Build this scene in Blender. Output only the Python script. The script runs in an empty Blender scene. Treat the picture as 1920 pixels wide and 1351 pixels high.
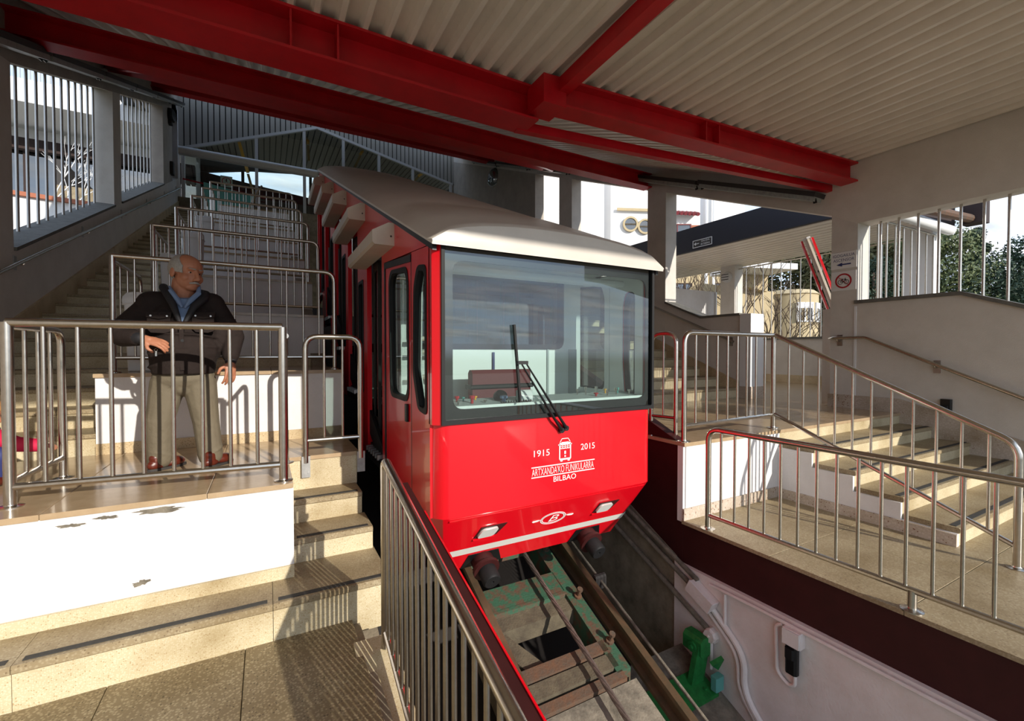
import bpy, bmesh, math, random
from mathutils import Vector, Matrix, Euler
from mathutils.geometry import intersect_line_line_2d
random.seed(7)
S = bpy.context.scene
COL = S.collection
PI = math.pi

# ------------------------------------------------------------------ camera, sky, sun, exposure
# world frame: x across the track, y uphill along the track, z up; the eye is at the origin
F_PX, W_PX = 842.0, 1920.0
YAW = math.atan((960 - 500) / F_PX)
PITCH = math.atan(15.5 / F_PX)
cd = bpy.data.cameras.new('camera')
cd.sensor_fit = 'HORIZONTAL'; cd.sensor_width = 36.0
cd.lens = F_PX / W_PX * 36.0
cd.clip_start = 0.05; cd.clip_end = 500
cam = bpy.data.objects.new('camera', cd); COL.objects.link(cam)
cam.rotation_euler = (PI / 2 - PITCH, 0, -YAW)
S.camera = cam
S.view_settings.view_transform = 'Standard'
S.view_settings.look = 'None'
S.view_settings.gamma = 1.0
S.view_settings.use_curve_mapping = False
S.view_settings.exposure = 0.40
SKY_STRENGTH = 1.30
SUN_STRENGTH = 3.7

W = bpy.data.worlds.new('sky'); S.world = W; W.use_nodes = True
def build_world():
    nt = W.node_tree; nt.nodes.clear(); N = nt.nodes.new; L = nt.links.new
    out = N('ShaderNodeOutputWorld'); bg = N('ShaderNodeBackground')
    tc = N('ShaderNodeTexCoord'); sep = N('ShaderNodeSeparateXYZ')
    L(tc.outputs['Generated'], sep.inputs[0])
    ramp = N('ShaderNodeValToRGB'); e = ramp.color_ramp.elements
    e[0].position = 0.0; e[0].color = (0.22, 0.21, 0.19, 1)
    e[1].position = 1.0; e[1].color = (0.33, 0.52, 0.85, 1)
    for p, c in ((0.49, (0.24, 0.23, 0.20, 1)), (0.505, (0.66, 0.76, 0.90, 1)), (0.62, (0.48, 0.65, 0.90, 1))):
        n = e.new(p); n.color = c
    mp = N('ShaderNodeMath'); mp.operation = 'MULTIPLY_ADD'; mp.inputs[1].default_value = 0.5; mp.inputs[2].default_value = 0.5
    L(sep.outputs['Z'], mp.inputs[0]); L(mp.outputs[0], ramp.inputs[0])
    # streaky clouds on a flat layer: direction divided by its height
    dz = N('ShaderNodeMath'); dz.operation = 'MAXIMUM'; dz.inputs[1].default_value = 0.03
    L(sep.outputs['Z'], dz.inputs[0])
    ad = N('ShaderNodeMath'); ad.operation = 'ADD'; ad.inputs[1].default_value = 0.12
    L(dz.outputs[0], ad.inputs[0])
    dv = N('ShaderNodeVectorMath'); dv.operation = 'DIVIDE'
    cb = N('ShaderNodeCombineXYZ')
    for k in range(3): L(ad.outputs[0], cb.inputs[k])
    L(tc.outputs['Generated'], dv.inputs[0]); L(cb.outputs[0], dv.inputs[1])
    mpg = N('ShaderNodeMapping'); mpg.inputs['Scale'].default_value = (0.7, 1.6, 1.0); mpg.inputs['Rotation'].default_value = (0, 0, 0.35)
    L(dv.outputs[0], mpg.inputs[0])
    no = N('ShaderNodeTexNoise'); no.inputs['Scale'].default_value = 1.5; no.inputs['Detail'].default_value = 7; no.inputs['Roughness'].default_value = 0.6
    L(mpg.outputs[0], no.inputs['Vector'])
    cr = N('ShaderNodeValToRGB'); cr.color_ramp.elements[0].position = 0.40; cr.color_ramp.elements[1].position = 0.68
    L(no.outputs['Fac'], cr.inputs[0])
    up = N('ShaderNodeMath'); up.operation = 'GREATER_THAN'; up.inputs[1].default_value = 0.0
    L(sep.outputs['Z'], up.inputs[0])
    fm = N('ShaderNodeMath'); fm.operation = 'MULTIPLY'; L(cr.outputs[0], fm.inputs[0]); L(up.outputs[0], fm.inputs[1])
    mx = N('ShaderNodeMixRGB'); n2 = N('ShaderNodeTexNoise'); n2.inputs['Scale'].default_value = 2.6; n2.inputs['Detail'].default_value = 6; L(mpg.outputs[0], n2.inputs['Vector'])
    c2 = N('ShaderNodeValToRGB'); c2.color_ramp.elements[0].position = 0.38; c2.color_ramp.elements[0].color = (0.50, 0.51, 0.53, 1); c2.color_ramp.elements[1].position = 0.62; c2.color_ramp.elements[1].color = (0.95, 0.93, 0.90, 1)
    L(n2.outputs['Fac'], c2.inputs[0]); L(c2.outputs[0], mx.inputs['Color2'])
    L(fm.outputs[0], mx.inputs['Fac']); L(ramp.outputs[0], mx.inputs['Color1'])
    L(mx.outputs[0], bg.inputs['Color']); bg.inputs['Strength'].default_value = SKY_STRENGTH
    L(bg.outputs[0], out.inputs[0])
build_world()
sd = bpy.data.lights.new('sun', 'SUN'); sd.energy = SUN_STRENGTH; sd.angle = math.radians(0.6); sd.color = (1.0, 0.93, 0.82)
sun = bpy.data.objects.new('sun', sd); COL.objects.link(sun)
SUN_DIR = Vector((-0.26, 0.91, -0.355)).normalized()
sun.rotation_euler = SUN_DIR.to_track_quat('-Z', 'Y').to_euler()

# ------------------------------------------------------------------ materials
MATS = {}
def mat(name, color=(.8, .8, .8), rough=.6, metal=0.0, noise=0.0, nscale=6.0, bump=0.0, bscale=60.0, color2=None, spec=0.5, coat=0.0, ramp=None, stretch=None):
    """principled material; noise mixes color with color2, bump adds fine relief"""
    m = bpy.data.materials.new(name); m.use_nodes = True; nt = m.node_tree; N = nt.nodes.new; L = nt.links.new
    b = nt.nodes['Principled BSDF']
    b.inputs['Base Color'].default_value = (*color, 1); b.inputs['Roughness'].default_value = rough
    b.inputs['Metallic'].default_value = metal; b.inputs['Specular IOR Level'].default_value = spec
    b.inputs['Coat Weight'].default_value = coat; b.inputs['Coat Roughness'].default_value = 0.06
    tc = N('ShaderNodeTexCoord'); vec = tc.outputs['Object']
    if stretch:
        mp = N('ShaderNodeMapping'); mp.inputs['Scale'].default_value = stretch; L(vec, mp.inputs[0]); vec = mp.outputs[0]
    if noise or color2:
        no = N('ShaderNodeTexNoise'); no.inputs['Scale'].default_value = nscale; no.inputs['Detail'].default_value = 6; no.inputs['Roughness'].default_value = .65
        L(vec, no.inputs['Vector'])
        rp = N('ShaderNodeValToRGB'); r0, r1 = ramp or (0.35, 0.7)
        rp.color_ramp.elements[0].position = r0; rp.color_ramp.elements[1].position = r1
        c2 = color2 or tuple(max(0, c * (1 - noise)) for c in color)
        rp.color_ramp.elements[0].color = (*color, 1); rp.color_ramp.elements[1].color = (*c2, 1)
        L(no.outputs['Fac'], rp.inputs[0]); L(rp.outputs[0], b.inputs['Base Color'])
    if bump:
        nb = N('ShaderNodeTexNoise'); nb.inputs['Scale'].default_value = bscale; nb.inputs['Detail'].default_value = 4
        L(vec, nb.inputs['Vector'])
        bp = N('ShaderNodeBump'); bp.inputs['Strength'].default_value = bump; bp.inputs['Distance'].default_value = 0.01
        L(nb.outputs['Fac'], bp.inputs['Height']); L(bp.outputs[0], b.inputs['Normal'])
    MATS[name] = m
    return m
def terrazzo(name, base, chip, dark, scale=55, rough=.45, amt=.55):
    m = bpy.data.materials.new(name); m.use_nodes = True; nt = m.node_tree; N = nt.nodes.new; L = nt.links.new
    b = nt.nodes['Principled BSDF']; b.inputs['Roughness'].default_value = rough
    tc = N('ShaderNodeTexCoord')
    v = N('ShaderNodeTexVoronoi'); v.inputs['Scale'].default_value = scale; L(tc.outputs['Object'], v.inputs['Vector'])
    r = N('ShaderNodeValToRGB'); r.color_ramp.elements[0].position = .25; r.color_ramp.elements[1].position = amt
    r.color_ramp.elements[0].color = (*chip, 1); r.color_ramp.elements[1].color = (*base, 1)
    L(v.outputs['Distance'], r.inputs[0])
    no = N('ShaderNodeTexNoise'); no.inputs['Scale'].default_value = 2.3; no.inputs['Detail'].default_value = 6; L(tc.outputs['Object'], no.inputs['Vector'])
    r2 = N('ShaderNodeValToRGB'); r2.color_ramp.elements[0].position = .42; r2.color_ramp.elements[1].position = .75
    L(no.outputs['Fac'], r2.inputs[0])
    # some chips are dark: random colour of the cell
    sp = N('ShaderNodeSeparateColor'); L(v.outputs['Color'], sp.inputs[0])
    gt = N('ShaderNodeMath'); gt.operation = 'GREATER_THAN'; gt.inputs[1].default_value = .8; L(sp.outputs[0], gt.inputs[0])
    lt = N('ShaderNodeMath'); lt.operation = 'LESS_THAN'; lt.inputs[1].default_value = .38; L(v.outputs['Distance'], lt.inputs[0])
    ml = N('ShaderNodeMath'); ml.operation = 'MULTIPLY'; L(gt.outputs[0], ml.inputs[0]); L(lt.outputs[0], ml.inputs[1])
    mx = N('ShaderNodeMixRGB'); mx.inputs['Color2'].default_value = (*dark, 1); L(ml.outputs[0], mx.inputs['Fac']); L(r.outputs[0], mx.inputs['Color1'])
    m2 = N('ShaderNodeMixRGB'); m2.blend_type = 'MULTIPLY'; m2.inputs['Color2'].default_value = (.62, .56, .46, 1)
    L(r2.outputs[0], m2.inputs['Fac']); L(mx.outputs[0], m2.inputs['Color1']); L(m2.outputs[0], b.inputs['Base Color'])
    MATS[name] = m
def glass(name, tint=(.85, .92, .9), extra=0.02, rough=0.01, ior=1.5):
    m = bpy.data.materials.new(name); m.use_nodes = True; nt = m.node_tree; N = nt.nodes.new; L = nt.links.new
    nt.nodes.remove(nt.nodes['Principled BSDF']); out = nt.nodes['Material Output']
    t = N('ShaderNodeBsdfTransparent'); t.inputs[0].default_value = (*tint, 1)
    g = N('ShaderNodeBsdfGlossy'); g.inputs['Roughness'].default_value = rough
    f = N('ShaderNodeFresnel'); f.inputs[0].default_value = ior
    a = N('ShaderNodeMath'); a.operation = 'ADD'; a.inputs[1].default_value = extra; a.use_clamp = True
    mx = N('ShaderNodeMixShader'); ge = N('ShaderNodeNewGeometry'); fr = N('ShaderNodeMath'); fr.operation = 'SUBTRACT'; fr.inputs[0].default_value = 1.0; L(ge.outputs['Backfacing'], fr.inputs[1])
    ml = N('ShaderNodeMath'); ml.operation = 'MULTIPLY'; L(a.outputs[0], ml.inputs[0]); L(fr.outputs[0], ml.inputs[1])
    L(f.outputs[0], a.inputs[0]); L(ml.outputs[0], mx.inputs[0]); L(t.outputs[0], mx.inputs[1]); L(g.outputs[0], mx.inputs[2]); L(mx.outputs[0], out.inputs[0])
    MATS[name] = m

mat('car_red', (.72, .002, .011), .32, coat=.6, spec=.4)
mat('beam_red', (.56, .004, .012), .40, noise=.25, nscale=3)
mat('steel', (.60, .56, .50), .22, 1.0, noise=.15, nscale=30)
mat('steel_dull', (.45, .44, .42), .4, 1.0)
mat('galvanised', (.50, .50, .49), .45, .8, noise=.3, nscale=14)
mat('plaster', (.78, .76, .76), .85, bump=.25, bscale=90, color2=(.70, .68, .67), nscale=3)
mat('plaster_warm', (.69, .64, .58), .85, bump=.35, bscale=110, color2=(.61, .56, .50), nscale=2.2)
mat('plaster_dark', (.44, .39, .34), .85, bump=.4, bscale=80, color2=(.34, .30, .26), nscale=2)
mat('pillar', (.66, .62, .57), .85, bump=.3, bscale=100, color2=(.58, .54, .49), nscale=3)
mat('sheet', (.83, .76, .67), .45, noise=.12, nscale=2.0)
mat('maroon', (.050, .009, .009), .55, noise=.3, nscale=5, spec=.3)
mat('concrete', (.34, .28, .20), .9, bump=.5, bscale=40, color2=(.17, .14, .095), nscale=5)
mat('concrete_pale', (.25, .22, .17), .9, bump=.5, bscale=60, color2=(.08, .07, .055), nscale=9)
mat('pit_white', (.82, .76, .75), .8, bump=.3, bscale=50, color2=(.72, .64, .61), nscale=4)
mat('black', (.006, .006, .007), .45, spec=.4)
mat('rubber', (.010, .010, .011), .6, spec=.3)
mat('dark', (.035, .03, .028), .7)
mat('coping', (.17, .16, .14), .8, bump=.3, color2=(.11, .105, .09), nscale=10)
mat('rust_green', (.028, .090, .050), .7, color2=(.095, .05, .03), nscale=14, ramp=(.45, .60), bump=.4, bscale=50)
mat('green', (.018, .24, .05), .5, noise=.5, nscale=18)
mat('teal', (.12, .40, .36), .5)
mat('rusty', (.13, .06, .03), .85, color2=(.075, .06, .045), nscale=12, bump=.5, bscale=60)
mat('timber', (.12, .098, .062), .85, color2=(.06, .045, .03), nscale=9, bump=.5, bscale=70)
mat('rail_steel', (.13, .10, .06), .45, .6, color2=(.20, .12, .07), nscale=16)
mat('rope', (.22, .17, .15), .5, .6, noise=.4, nscale=60)
mat('roof_skin', (.66, .61, .55), .36, noise=.10, nscale=3)
mat('cream_box', (.62, .55, .46), .5, noise=.1)
mat('white', (.80, .80, .80), .6)
mat('white_print', (.85, .83, .82), .5)
mat('stripe', (.68, .67, .63), .4)
mat('cab_white', (.86, .90, .88), .5)
mat('cab_grey', (.42, .46, .46), .5)
mat('seat_maroon', (.14, .02, .025), .6)
mat('yellow', (.80, .40, .04), .5)
mat('tan_tile', (.46, .34, .215), .16, color2=(.38, .27, .16), nscale=9, bump=.04, bscale=30)
terrazzo('terrazzo_floor', (.235, .18, .10), (.40, .33, .205), (.13, .095, .05), 66, .5)
terrazzo('terrazzo_tread', (.33, .26, .155), (.42, .35, .23), (.22, .16, .09), 70, .5)
terrazzo('terrazzo_riser', (.60, .51, .33), (.68, .60, .43), (.46, .34, .18), 105, .5)
terrazzo('terrazzo_skirt', (.58, .45, .27), (.66, .54, .36), (.34, .22, .11), 95, .5)
terrazzo('terrazzo_pink', (.52, .44, .36), (.60, .52, .45), (.25, .14, .09), 48, .5)
mat('strip_dark', (.05, .048, .045), .8, noise=.3, nscale=40)
mat('navy', (.008, .008, .016), .6)
mat('slat', (.42, .38, .34), .7)
mat('slat_pale', (.42, .40, .36), .7)
mat('frame_grey', (.66, .66, .66), .5)
mat('cream_wall', (.50, .40, .24), .85, bump=.3, bscale=40, noise=.08)
mat('white_wall', (.80, .79, .78), .85, bump=.2, bscale=30)
mat('tile_red', (.20, .02, .03), .6, noise=.3)
mat('terracotta', (.38, .13, .07), .8)
mat('bark', (.13, .09, .06), .9, noise=.4, nscale=20)
mat('leaf_dark', (.018, .042, .022), .7, color2=(.035, .060, .025), nscale=3)
mat('leaf_mid', (.13, .15, .05), .7, color2=(.055, .085, .03), nscale=2)
mat('leaf_olive', (.13, .11, .04), .8, color2=(.07, .08, .03), nscale=2)
mat('ground', (.16, .15, .10), .95, noise=.4, nscale=1)
mat('skin', (.44, .18, .10), .5, noise=.12, nscale=20)
mat('hair_grey', (.36, .34, .31), .7, noise=.3, nscale=80)
mat('hair_fair', (.50, .26, .10), .7, noise=.3, nscale=80)
mat('jacket', (.026, .018, .016), .85, spec=.2, bump=1.0, bscale=13, noise=.25, nscale=9)
mat('jacket_dark', (.010, .010, .013), .7)
mat('trousers', (.155, .128, .085), .8, bump=1.0, bscale=11, noise=.12, nscale=8)
mat('shirt', (.15, .22, .36), .8)
mat('shoe', (.10, .016, .008), .35)
mat('pink_cloth', (.55, .01, .06), .7, bump=.4, bscale=30)
mat('lens', (.75, .75, .72), .12, .3)
mat('lamp_cover', (.34, .36, .33), .35, noise=.35, nscale=18)
mat('navy_print', (.03, .04, .16), .6)
mat('red_print', (.45, .01, .02), .6)
mat('sign_mint', (.62, .80, .70), .5)
mat('bin_white', (.72, .73, .74), .5, bump=.3, bscale=14)
glass('pane', (.86, .92, .90), .10)
glass('windscreen', (.84, .90, .89), .10)
glass('car_pane', (.80, .88, .86), .20)
glass('tinted', (.45, .55, .52), .10)
glass('house_glass', (.30, .34, .36), .25)
mat('green_rope', (.3, .02, .02), .6)
mat('ochre', (.42, .27, .09), .8, noise=.3)
mat('brown_dark', (.03, .016, .014), .8)

# ------------------------------------------------------------------ mesh helpers
ROOT = {}          # empties -> base location
def V(*a): return Vector(a)
class MB:
    """collects shapes; build() links them as ONE mesh object"""
    def __init__(s): s.v = []; s.f = []; s.m = []; s.cur = 0
    def add(s, vs, fs):
        o = len(s.v); s.v += [Vector(p) for p in vs]
        for f in fs: s.f.append([i + o for i in f]); s.m.append(s.cur)
        return s
    def hexa(s, p):   # 8 corners: bottom ring 0-3, top ring 4-7
        return s.add(p, [(0, 3, 2, 1), (4, 5, 6, 7), (0, 1, 5, 4), (1, 2, 6, 5), (2, 3, 7, 6), (3, 0, 4, 7)])
    def box(s, x0, x1, y0, y1, z0, z1):
        return s.hexa([(x0, y0, z0), (x1, y0, z0), (x1, y1, z0), (x0, y1, z0), (x0, y0, z1), (x1, y0, z1), (x1, y1, z1), (x0, y1, z1)])
    def cbox(s, x0, x1, y0, y1, z0, z1, c=.006):
        """box with chamfered edges (an octagonal section along its longest side)"""
        d = (x1 - x0, y1 - y0, z1 - z0); a = d.index(max(d)); lo = (x0, y0, z0); hi = (x1, y1, z1)
        u, w = [k for k in range(3) if k != a]
        c = min(c, d[u] * .4, d[w] * .4)
        ring = [(lo[u] + c, lo[w]), (hi[u] - c, lo[w]), (hi[u], lo[w] + c), (hi[u], hi[w] - c), (hi[u] - c, hi[w]), (lo[u] + c, hi[w]), (lo[u], hi[w] - c), (lo[u], lo[w] + c)]
        pts = []
        for e in (lo[a], hi[a]):
            for p in ring:
                q = [0, 0, 0]; q[a] = e; q[u] = p[0]; q[w] = p[1]; pts.append(q)
        return s.add(pts, [tuple(range(7, -1, -1)), tuple(range(8, 16))] + [(i, (i + 1) % 8, (i + 1) % 8 + 8, i + 8) for i in range(8)])
    def bar(s, p, q, w, h, up=(0, 0, 1)):
        p, q, up = Vector(p), Vector(q), Vector(up); d = (q - p).normalized()
        r = d.cross(up).normalized(); u = r.cross(d).normalized(); r *= w / 2; u *= h / 2
        return s.hexa([p - r - u, p + r - u, q + r - u, q - r - u, p - r + u, p + r + u, q + r + u, q - r + u])
    def prism(s, poly, vec):
        n = len(poly); vec = Vector(vec); a = [Vector(p) for p in poly]
        return s.add(a + [p + vec for p in a], [tuple(range(n - 1, -1, -1)), tuple(range(n, 2 * n))] + [(i, (i + 1) % n, (i + 1) % n + n, i + n) for i in range(n)])
    def tube(s, pts, r, n=10, caps=True, closed=False):
        pts = [Vector(p) for p in pts]; m = len(pts); rr = r if isinstance(r, (list, tuple)) else [r] * m
        t0 = (pts[1] - pts[0]).normalized(); u = t0.orthogonal().normalized(); ring = []; prev = t0
        for i, p in enumerate(pts):
            if closed: t = (pts[(i + 1) % m] - pts[i - 1]).normalized()
            elif i == 0: t = t0
            elif i == m - 1: t = (pts[i] - pts[i - 1]).normalized()
            else: t = ((pts[i + 1] - p).normalized() + (p - pts[i - 1]).normalized()).normalized()
            ax = prev.cross(t)
            if ax.length > 1e-7: u = Matrix.Rotation(prev.angle(t), 3, ax.normalized()) @ u
            prev = t; w = t.cross(u)
            ring.append([p + (u * math.cos(2 * PI * k / n) + w * math.sin(2 * PI * k / n)) * rr[i] for k in range(n)])
        vs = [q for g in ring for q in g]; fs = []
        for i in range(m if closed else m - 1):
            j = (i + 1) % m
            for k in range(n): fs.append((i * n + k, i * n + (k + 1) % n, j * n + (k + 1) % n, j * n + k))
        if caps and not closed: fs += [tuple(range(n - 1, -1, -1)), tuple((m - 1) * n + k for k in range(n))]
        return s.add(vs, fs)
    def lathe(s, prof, c, axis=(0, 0, 1), n=16):
        """prof: (radius, height) pairs along axis"""
        ax = Vector(axis).normalized(); u = ax.orthogonal().normalized(); w = ax.cross(u); c = Vector(c)
        vs = []; fs = []; m = len(prof)
        for r, h in prof:
            for k in range(n): vs.append(c + ax * h + (u * math.cos(2 * PI * k / n) + w * math.sin(2 * PI * k / n)) * max(r, 1e-4))
        for i in range(m - 1):
            for k in range(n): fs.append((i * n + k, i * n + (k + 1) % n, (i + 1) * n + (k + 1) % n, (i + 1) * n + k))
        fs += [tuple(range(n - 1, -1, -1)), tuple((m - 1) * n + k for k in range(n))]
        return s.add(vs, fs)
    def ell(s, c, r, rot=None, nu=14, nv=9):
        c = Vector(c); R = rot or Matrix.Identity(3); vs = []; fs = []
        for i in range(nv + 1):
            a = PI * i / nv; a = max(.02, min(PI - .02, a))
            for k in range(nu):
                b = 2 * PI * k / nu
                vs.append(c + R @ Vector((r[0] * math.sin(a) * math.cos(b), r[1] * math.sin(a) * math.sin(b), r[2] * math.cos(a))))
        for i in range(nv):
            for k in range(nu): fs.append((i * nu + k, (i + 1) * nu + k, (i + 1) * nu + (k + 1) % nu, i * nu + (k + 1) % nu))
        fs += [tuple(range(nu)), tuple(nv * nu + k for k in range(nu - 1, -1, -1))]
        return s.add(vs, fs)
    def cap(s, p, q, r0, r1, n=14):
        """tapered capsule"""
        p, q = Vector(p), Vector(q); L = (q - p).length; prof = []
        for k in range(5): a = PI / 2 * (1 - k / 4); prof.append((r0 * math.cos(a), -r0 * math.sin(a)))
        for k in range(5): a = PI / 2 * k / 4; prof.append((r1 * math.cos(a), L + r1 * math.sin(a)))
        return s.lathe(prof, p, q - p, n)
    def plate(s, outer, inner, o, eu, ev, t):
        """flat plate with one hole: outer and inner 2-D polygons mapped by o + u*eu + v*ev, thickness vector t"""
        cx = sum(p[0] for p in inner) / len(inner); cy = sum(p[1] for p in inner) / len(inner)
        angs = sorted({round(math.atan2(p[1] - cy, p[0] - cx), 5) for p in list(outer) + list(inner)})
        def hit(poly, a):
            d = Vector((math.cos(a), math.sin(a))); best = None
            for i in range(len(poly)):
                p = Vector(poly[i]) - Vector((cx, cy)); q = Vector(poly[(i + 1) % len(poly)]) - Vector((cx, cy)); e = q - p
                den = d.x * e.y - d.y * e.x
                if abs(den) < 1e-12: continue
                tt = (p.x * e.y - p.y * e.x) / den; uu = (p.x * d.y - p.y * d.x) / den
                if tt > 0 and -1e-4 <= uu <= 1 + 1e-4 and (best is None or tt > best): best = tt
            return (cx + d.x * best, cy + d.y * best)
        O = [hit(outer, a) for a in angs]; I = [hit(inner, a) for a in angs]; n = len(angs)
        o, eu, ev, t = Vector(o), Vector(eu), Vector(ev), Vector(t); M = lambda p: o + eu * p[0] + ev * p[1]
        vs = [M(p) for p in O] + [M(p) for p in I] + [M(p) + t for p in O] + [M(p) + t for p in I]; fs = []
        for i in range(n):
            j = (i + 1) % n
            fs += [(i, j, n + j, n + i), (2 * n + i, 3 * n + i, 3 * n + j, 2 * n + j), (i, 2 * n + i, 2 * n + j, j), (n + i, n + j, 3 * n + j, 3 * n + i)]
        return s.add(vs, fs)
    def build(s, name, m, parent=None, smooth=True, kind=None, label=None, bev=0, angle=35):
        me = bpy.data.meshes.new(name)
        if parent is not None: org = ROOT[parent.name]
        else:
            lo = [min(p[k] for p in s.v) for k in range(3)]; hi = [max(p[k] for p in s.v) for k in range(3)]
            org = Vector(((lo[0] + hi[0]) / 2, (lo[1] + hi[1]) / 2, lo[2]))
        me.from_pydata([p - org for p in s.v], [], s.f)
        ms = m if isinstance(m, (list, tuple)) else [m]
        for x in ms: me.materials.append(MATS[x])
        if len(ms) > 1:
            for p, i in zip(me.polygons, s.m): p.material_index = i
        b = bmesh.new(); b.from_mesh(me); bmesh.ops.recalc_face_normals(b, faces=b.faces); b.to_mesh(me); b.free()
        if smooth:
            me.polygons.foreach_set('use_smooth', [True] * len(me.polygons)); me.set_sharp_from_angle(angle=math.radians(angle))
        ob = bpy.data.objects.new(name, me); COL.objects.link(ob)
        if parent is not None: ob.parent = parent
        else: ob.location = org
        ROOT[ob.name] = org
        if kind: ob['kind'] = kind
        if label: ob['label'] = label
        if bev:
            bm_ = ob.modifiers.new('edge', 'BEVEL'); bm_.width = bev; bm_.segments = 2; bm_.limit_method = 'ANGLE'
        return ob
def tag(o, label, cat, group=None, kind=None):
    o['label'] = label; o['category'] = cat
    if group: o['group'] = group
    if kind: o['kind'] = kind
    return o
def thing(name, label, cat, loc, group=None):
    o = bpy.data.objects.new(name, None); COL.objects.link(o); o.empty_display_size = .1
    o.location = loc; ROOT[o.name] = Vector(loc)
    return tag(o, label, cat, group)
def struct(o, label=None):
    o['kind'] = 'structure'
    if label: o['label'] = label
    return o
def sroot(name, loc=(0, 0, 0)):
    """an Empty for a piece of the setting that has parts"""
    o = bpy.data.objects.new(name, None); COL.objects.link(o); o.location = loc; ROOT[o.name] = Vector(loc); o['kind'] = 'structure'
    o.empty_display_size = .1
    return o
def dup(root, delta, label=None, group=None):
    c = root.copy(); COL.objects.link(c); c.location = Vector(root.location) + Vector(delta)
    if label: c['label'] = label
    if group: c['group'] = group
    def rec(a, b):
        for ch in list(a.children):
            k = ch.copy(); COL.objects.link(k); k.parent = b; rec(ch, k)
    rec(root, c)
    return c
def fillet(pts, r, k=5, closed=False):
    pts = [Vector(p) for p in pts]; n = len(pts); out = []
    for i, p in enumerate(pts):
        if not closed and i in (0, n - 1): out.append(p); continue
        a = (pts[i - 1] - p); b = (pts[(i + 1) % n] - p); rr = min(r, a.length * .49, b.length * .49)
        A = p + a.normalized() * rr; B = p + b.normalized() * rr
        for j in range(k + 1):
            t = j / k; out.append(A * (1 - t) ** 2 + p * 2 * t * (1 - t) + B * t * t)
    return out
def rrect(x0, x1, z0, z1, r, k=4):
    return [(p.x, p.y) for p in (q.to_2d() for q in fillet([(x0, z0, 0), (x1, z0, 0), (x1, z1, 0), (x0, z1, 0)], r, k, True))]
def rpoly(pts, r, k=4):
    return [(q.x, q.y) for q in fillet([(p[0], p[1], 0) for p in pts], r, k, True)]
def lerp(a, b, t): return Vector(a) * (1 - t) + Vector(b) * t

# steel tube railing: posts / rails / balusters, each a part
def railing(label, a, b, h=1.1, hb=.13, n=8, r=.024, rb=.011, round_a=False, round_b=False, group='stainless steel railings', post_a=True, post_b=True, mids=(), flange=True, h_b=None, name='railing', skip=()):
    a, b = Vector(a), Vector(b); up = V(0, 0, 1); hB = h if h_b is None else h_b
    t = thing(name, label, 'railing', a, group)
    A, B = a + up * h, b + up * hB; d = (B - A).normalized(); rf = .11
    path = [A, B]
    if round_a: path = [a] + path
    if round_b: path = path + [b]
    MB().tube(fillet(path, rf), r, 12).build('top_rail', 'steel', t)
    for ok, rnd, p, hh in ((post_a, round_a, a, h), (post_b, round_b, b, hB)):
        if not ok: continue
        m = MB()
        if not rnd: m.tube([p, p + up * (hh + .0)], r * 1.08, 12); m.build('post', 'steel', t)
        if flange:
            MB().lathe([(.028, .0), (.062, .0), (.062, .006), (.030, .012), (.028, .02)], p, n=16).build('flange', 'steel', t)
    for q in mids:
        p = lerp(a, b, q); MB().tube([p, p + up * hb], r, 12).lathe([(.028, 0), (.06, 0), (.06, .006), (.028, .015)], p).build('post', 'steel', t)
    MB().tube([a + up * hb, b + up * hb], r * .8, 10).build('bottom_rail', 'steel', t)
    for i in range(n):
        q = (i + 1) / (n + 1); p = lerp(a, b, q)
        top = p + up * (h * (1 - q) + hB * q)
        if (round_a and (top - A).length < rf * .6) or (round_b and (top - B).length < rf * .6): top = top - up * .04
        MB().tube([p + up * hb, top], rb, 12).build('baluster', 'steel', t)
    return t
# ------------------------------------------------------------------ levels
SL = 0.42                       # gradient of the track
XL, XR = -2.75, 7.9             # inner faces of the side walls
ZF, ZT = -1.84, -1.60           # lower left floor and the wide step in front of the white wall
ZL = -0.93                      # left landing
ZR, ZQ = -0.86, -1.60           # right landing and the lower right floor
YB = 4.37                       # the big cross beam
ZC = 2.88                       # flat ceiling
def roof(y): return ZC + max(0.0, y - YB) * SL
def trk(y, a=-3.5): return a + SL * y
YE = 20.3                       # glazed gable at the top of the hall

# ground far below and around
MB().box(-160, 160, -160, 200, -9.2, -9.0).build('ground', 'ground', kind='structure')
MB().box(13.4, 70, -12, 45, -9.1, -4.0).build('terrace_ground', 'ground', kind='structure')
MB().box(-16, -3.1, 15.6, 24.6, -9.1, 2.0).build('garden_ground', 'ground', kind='structure')

# ------------------------------------------------------------------ ceiling: corrugated sheets
def corrugated(name, x0, x1, yz, m, parent, pitch=.2):
    """sheet with narrow low ribs, running along a path of (y, z) points"""
    n = round((x1 - x0) / pitch); b = MB(); prof = []
    for i in range(n):
        x = x0 + i * pitch
        prof += [(x, .075), (x + .10, .075), (x + .125, 0), (x + .17, 0), (x + .195, .075)]
    prof.append((x1, .075)); k = len(prof)
    vs = [(px, y, z + pz) for (y, z) in yz for (px, pz) in prof]
    vs += [(px, y, z + pz + .012) for (y, z) in yz for (px, pz) in prof]
    fs = []; h = len(yz) * k
    for r in range(len(yz) - 1):
        for c in range(k - 1):
            q = (r * k + c, r * k + c + 1, (r + 1) * k + c + 1, (r + 1) * k + c)
            fs.append(q); fs.append(tuple(h + j for j in reversed(q)))
    b.add(vs, fs)
    return b.build(name, m, parent, smooth=False)
ceil = sroot('ceiling', (XL, YB, ZC))
x = -3.15
while x < XR:
    corrugated('sheet', x, x + 1.0, [(-2.05, ZC), (YB + .1, ZC)], 'sheet', ceil)
    corrugated('sheet', x, x + 1.0, [(YB + .1, ZC + .04), (19.2, roof(19.2))], 'sheet', ceil)
    x += 1.0
rf = sroot('roof', (XL, YB, ZC + .1))
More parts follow.
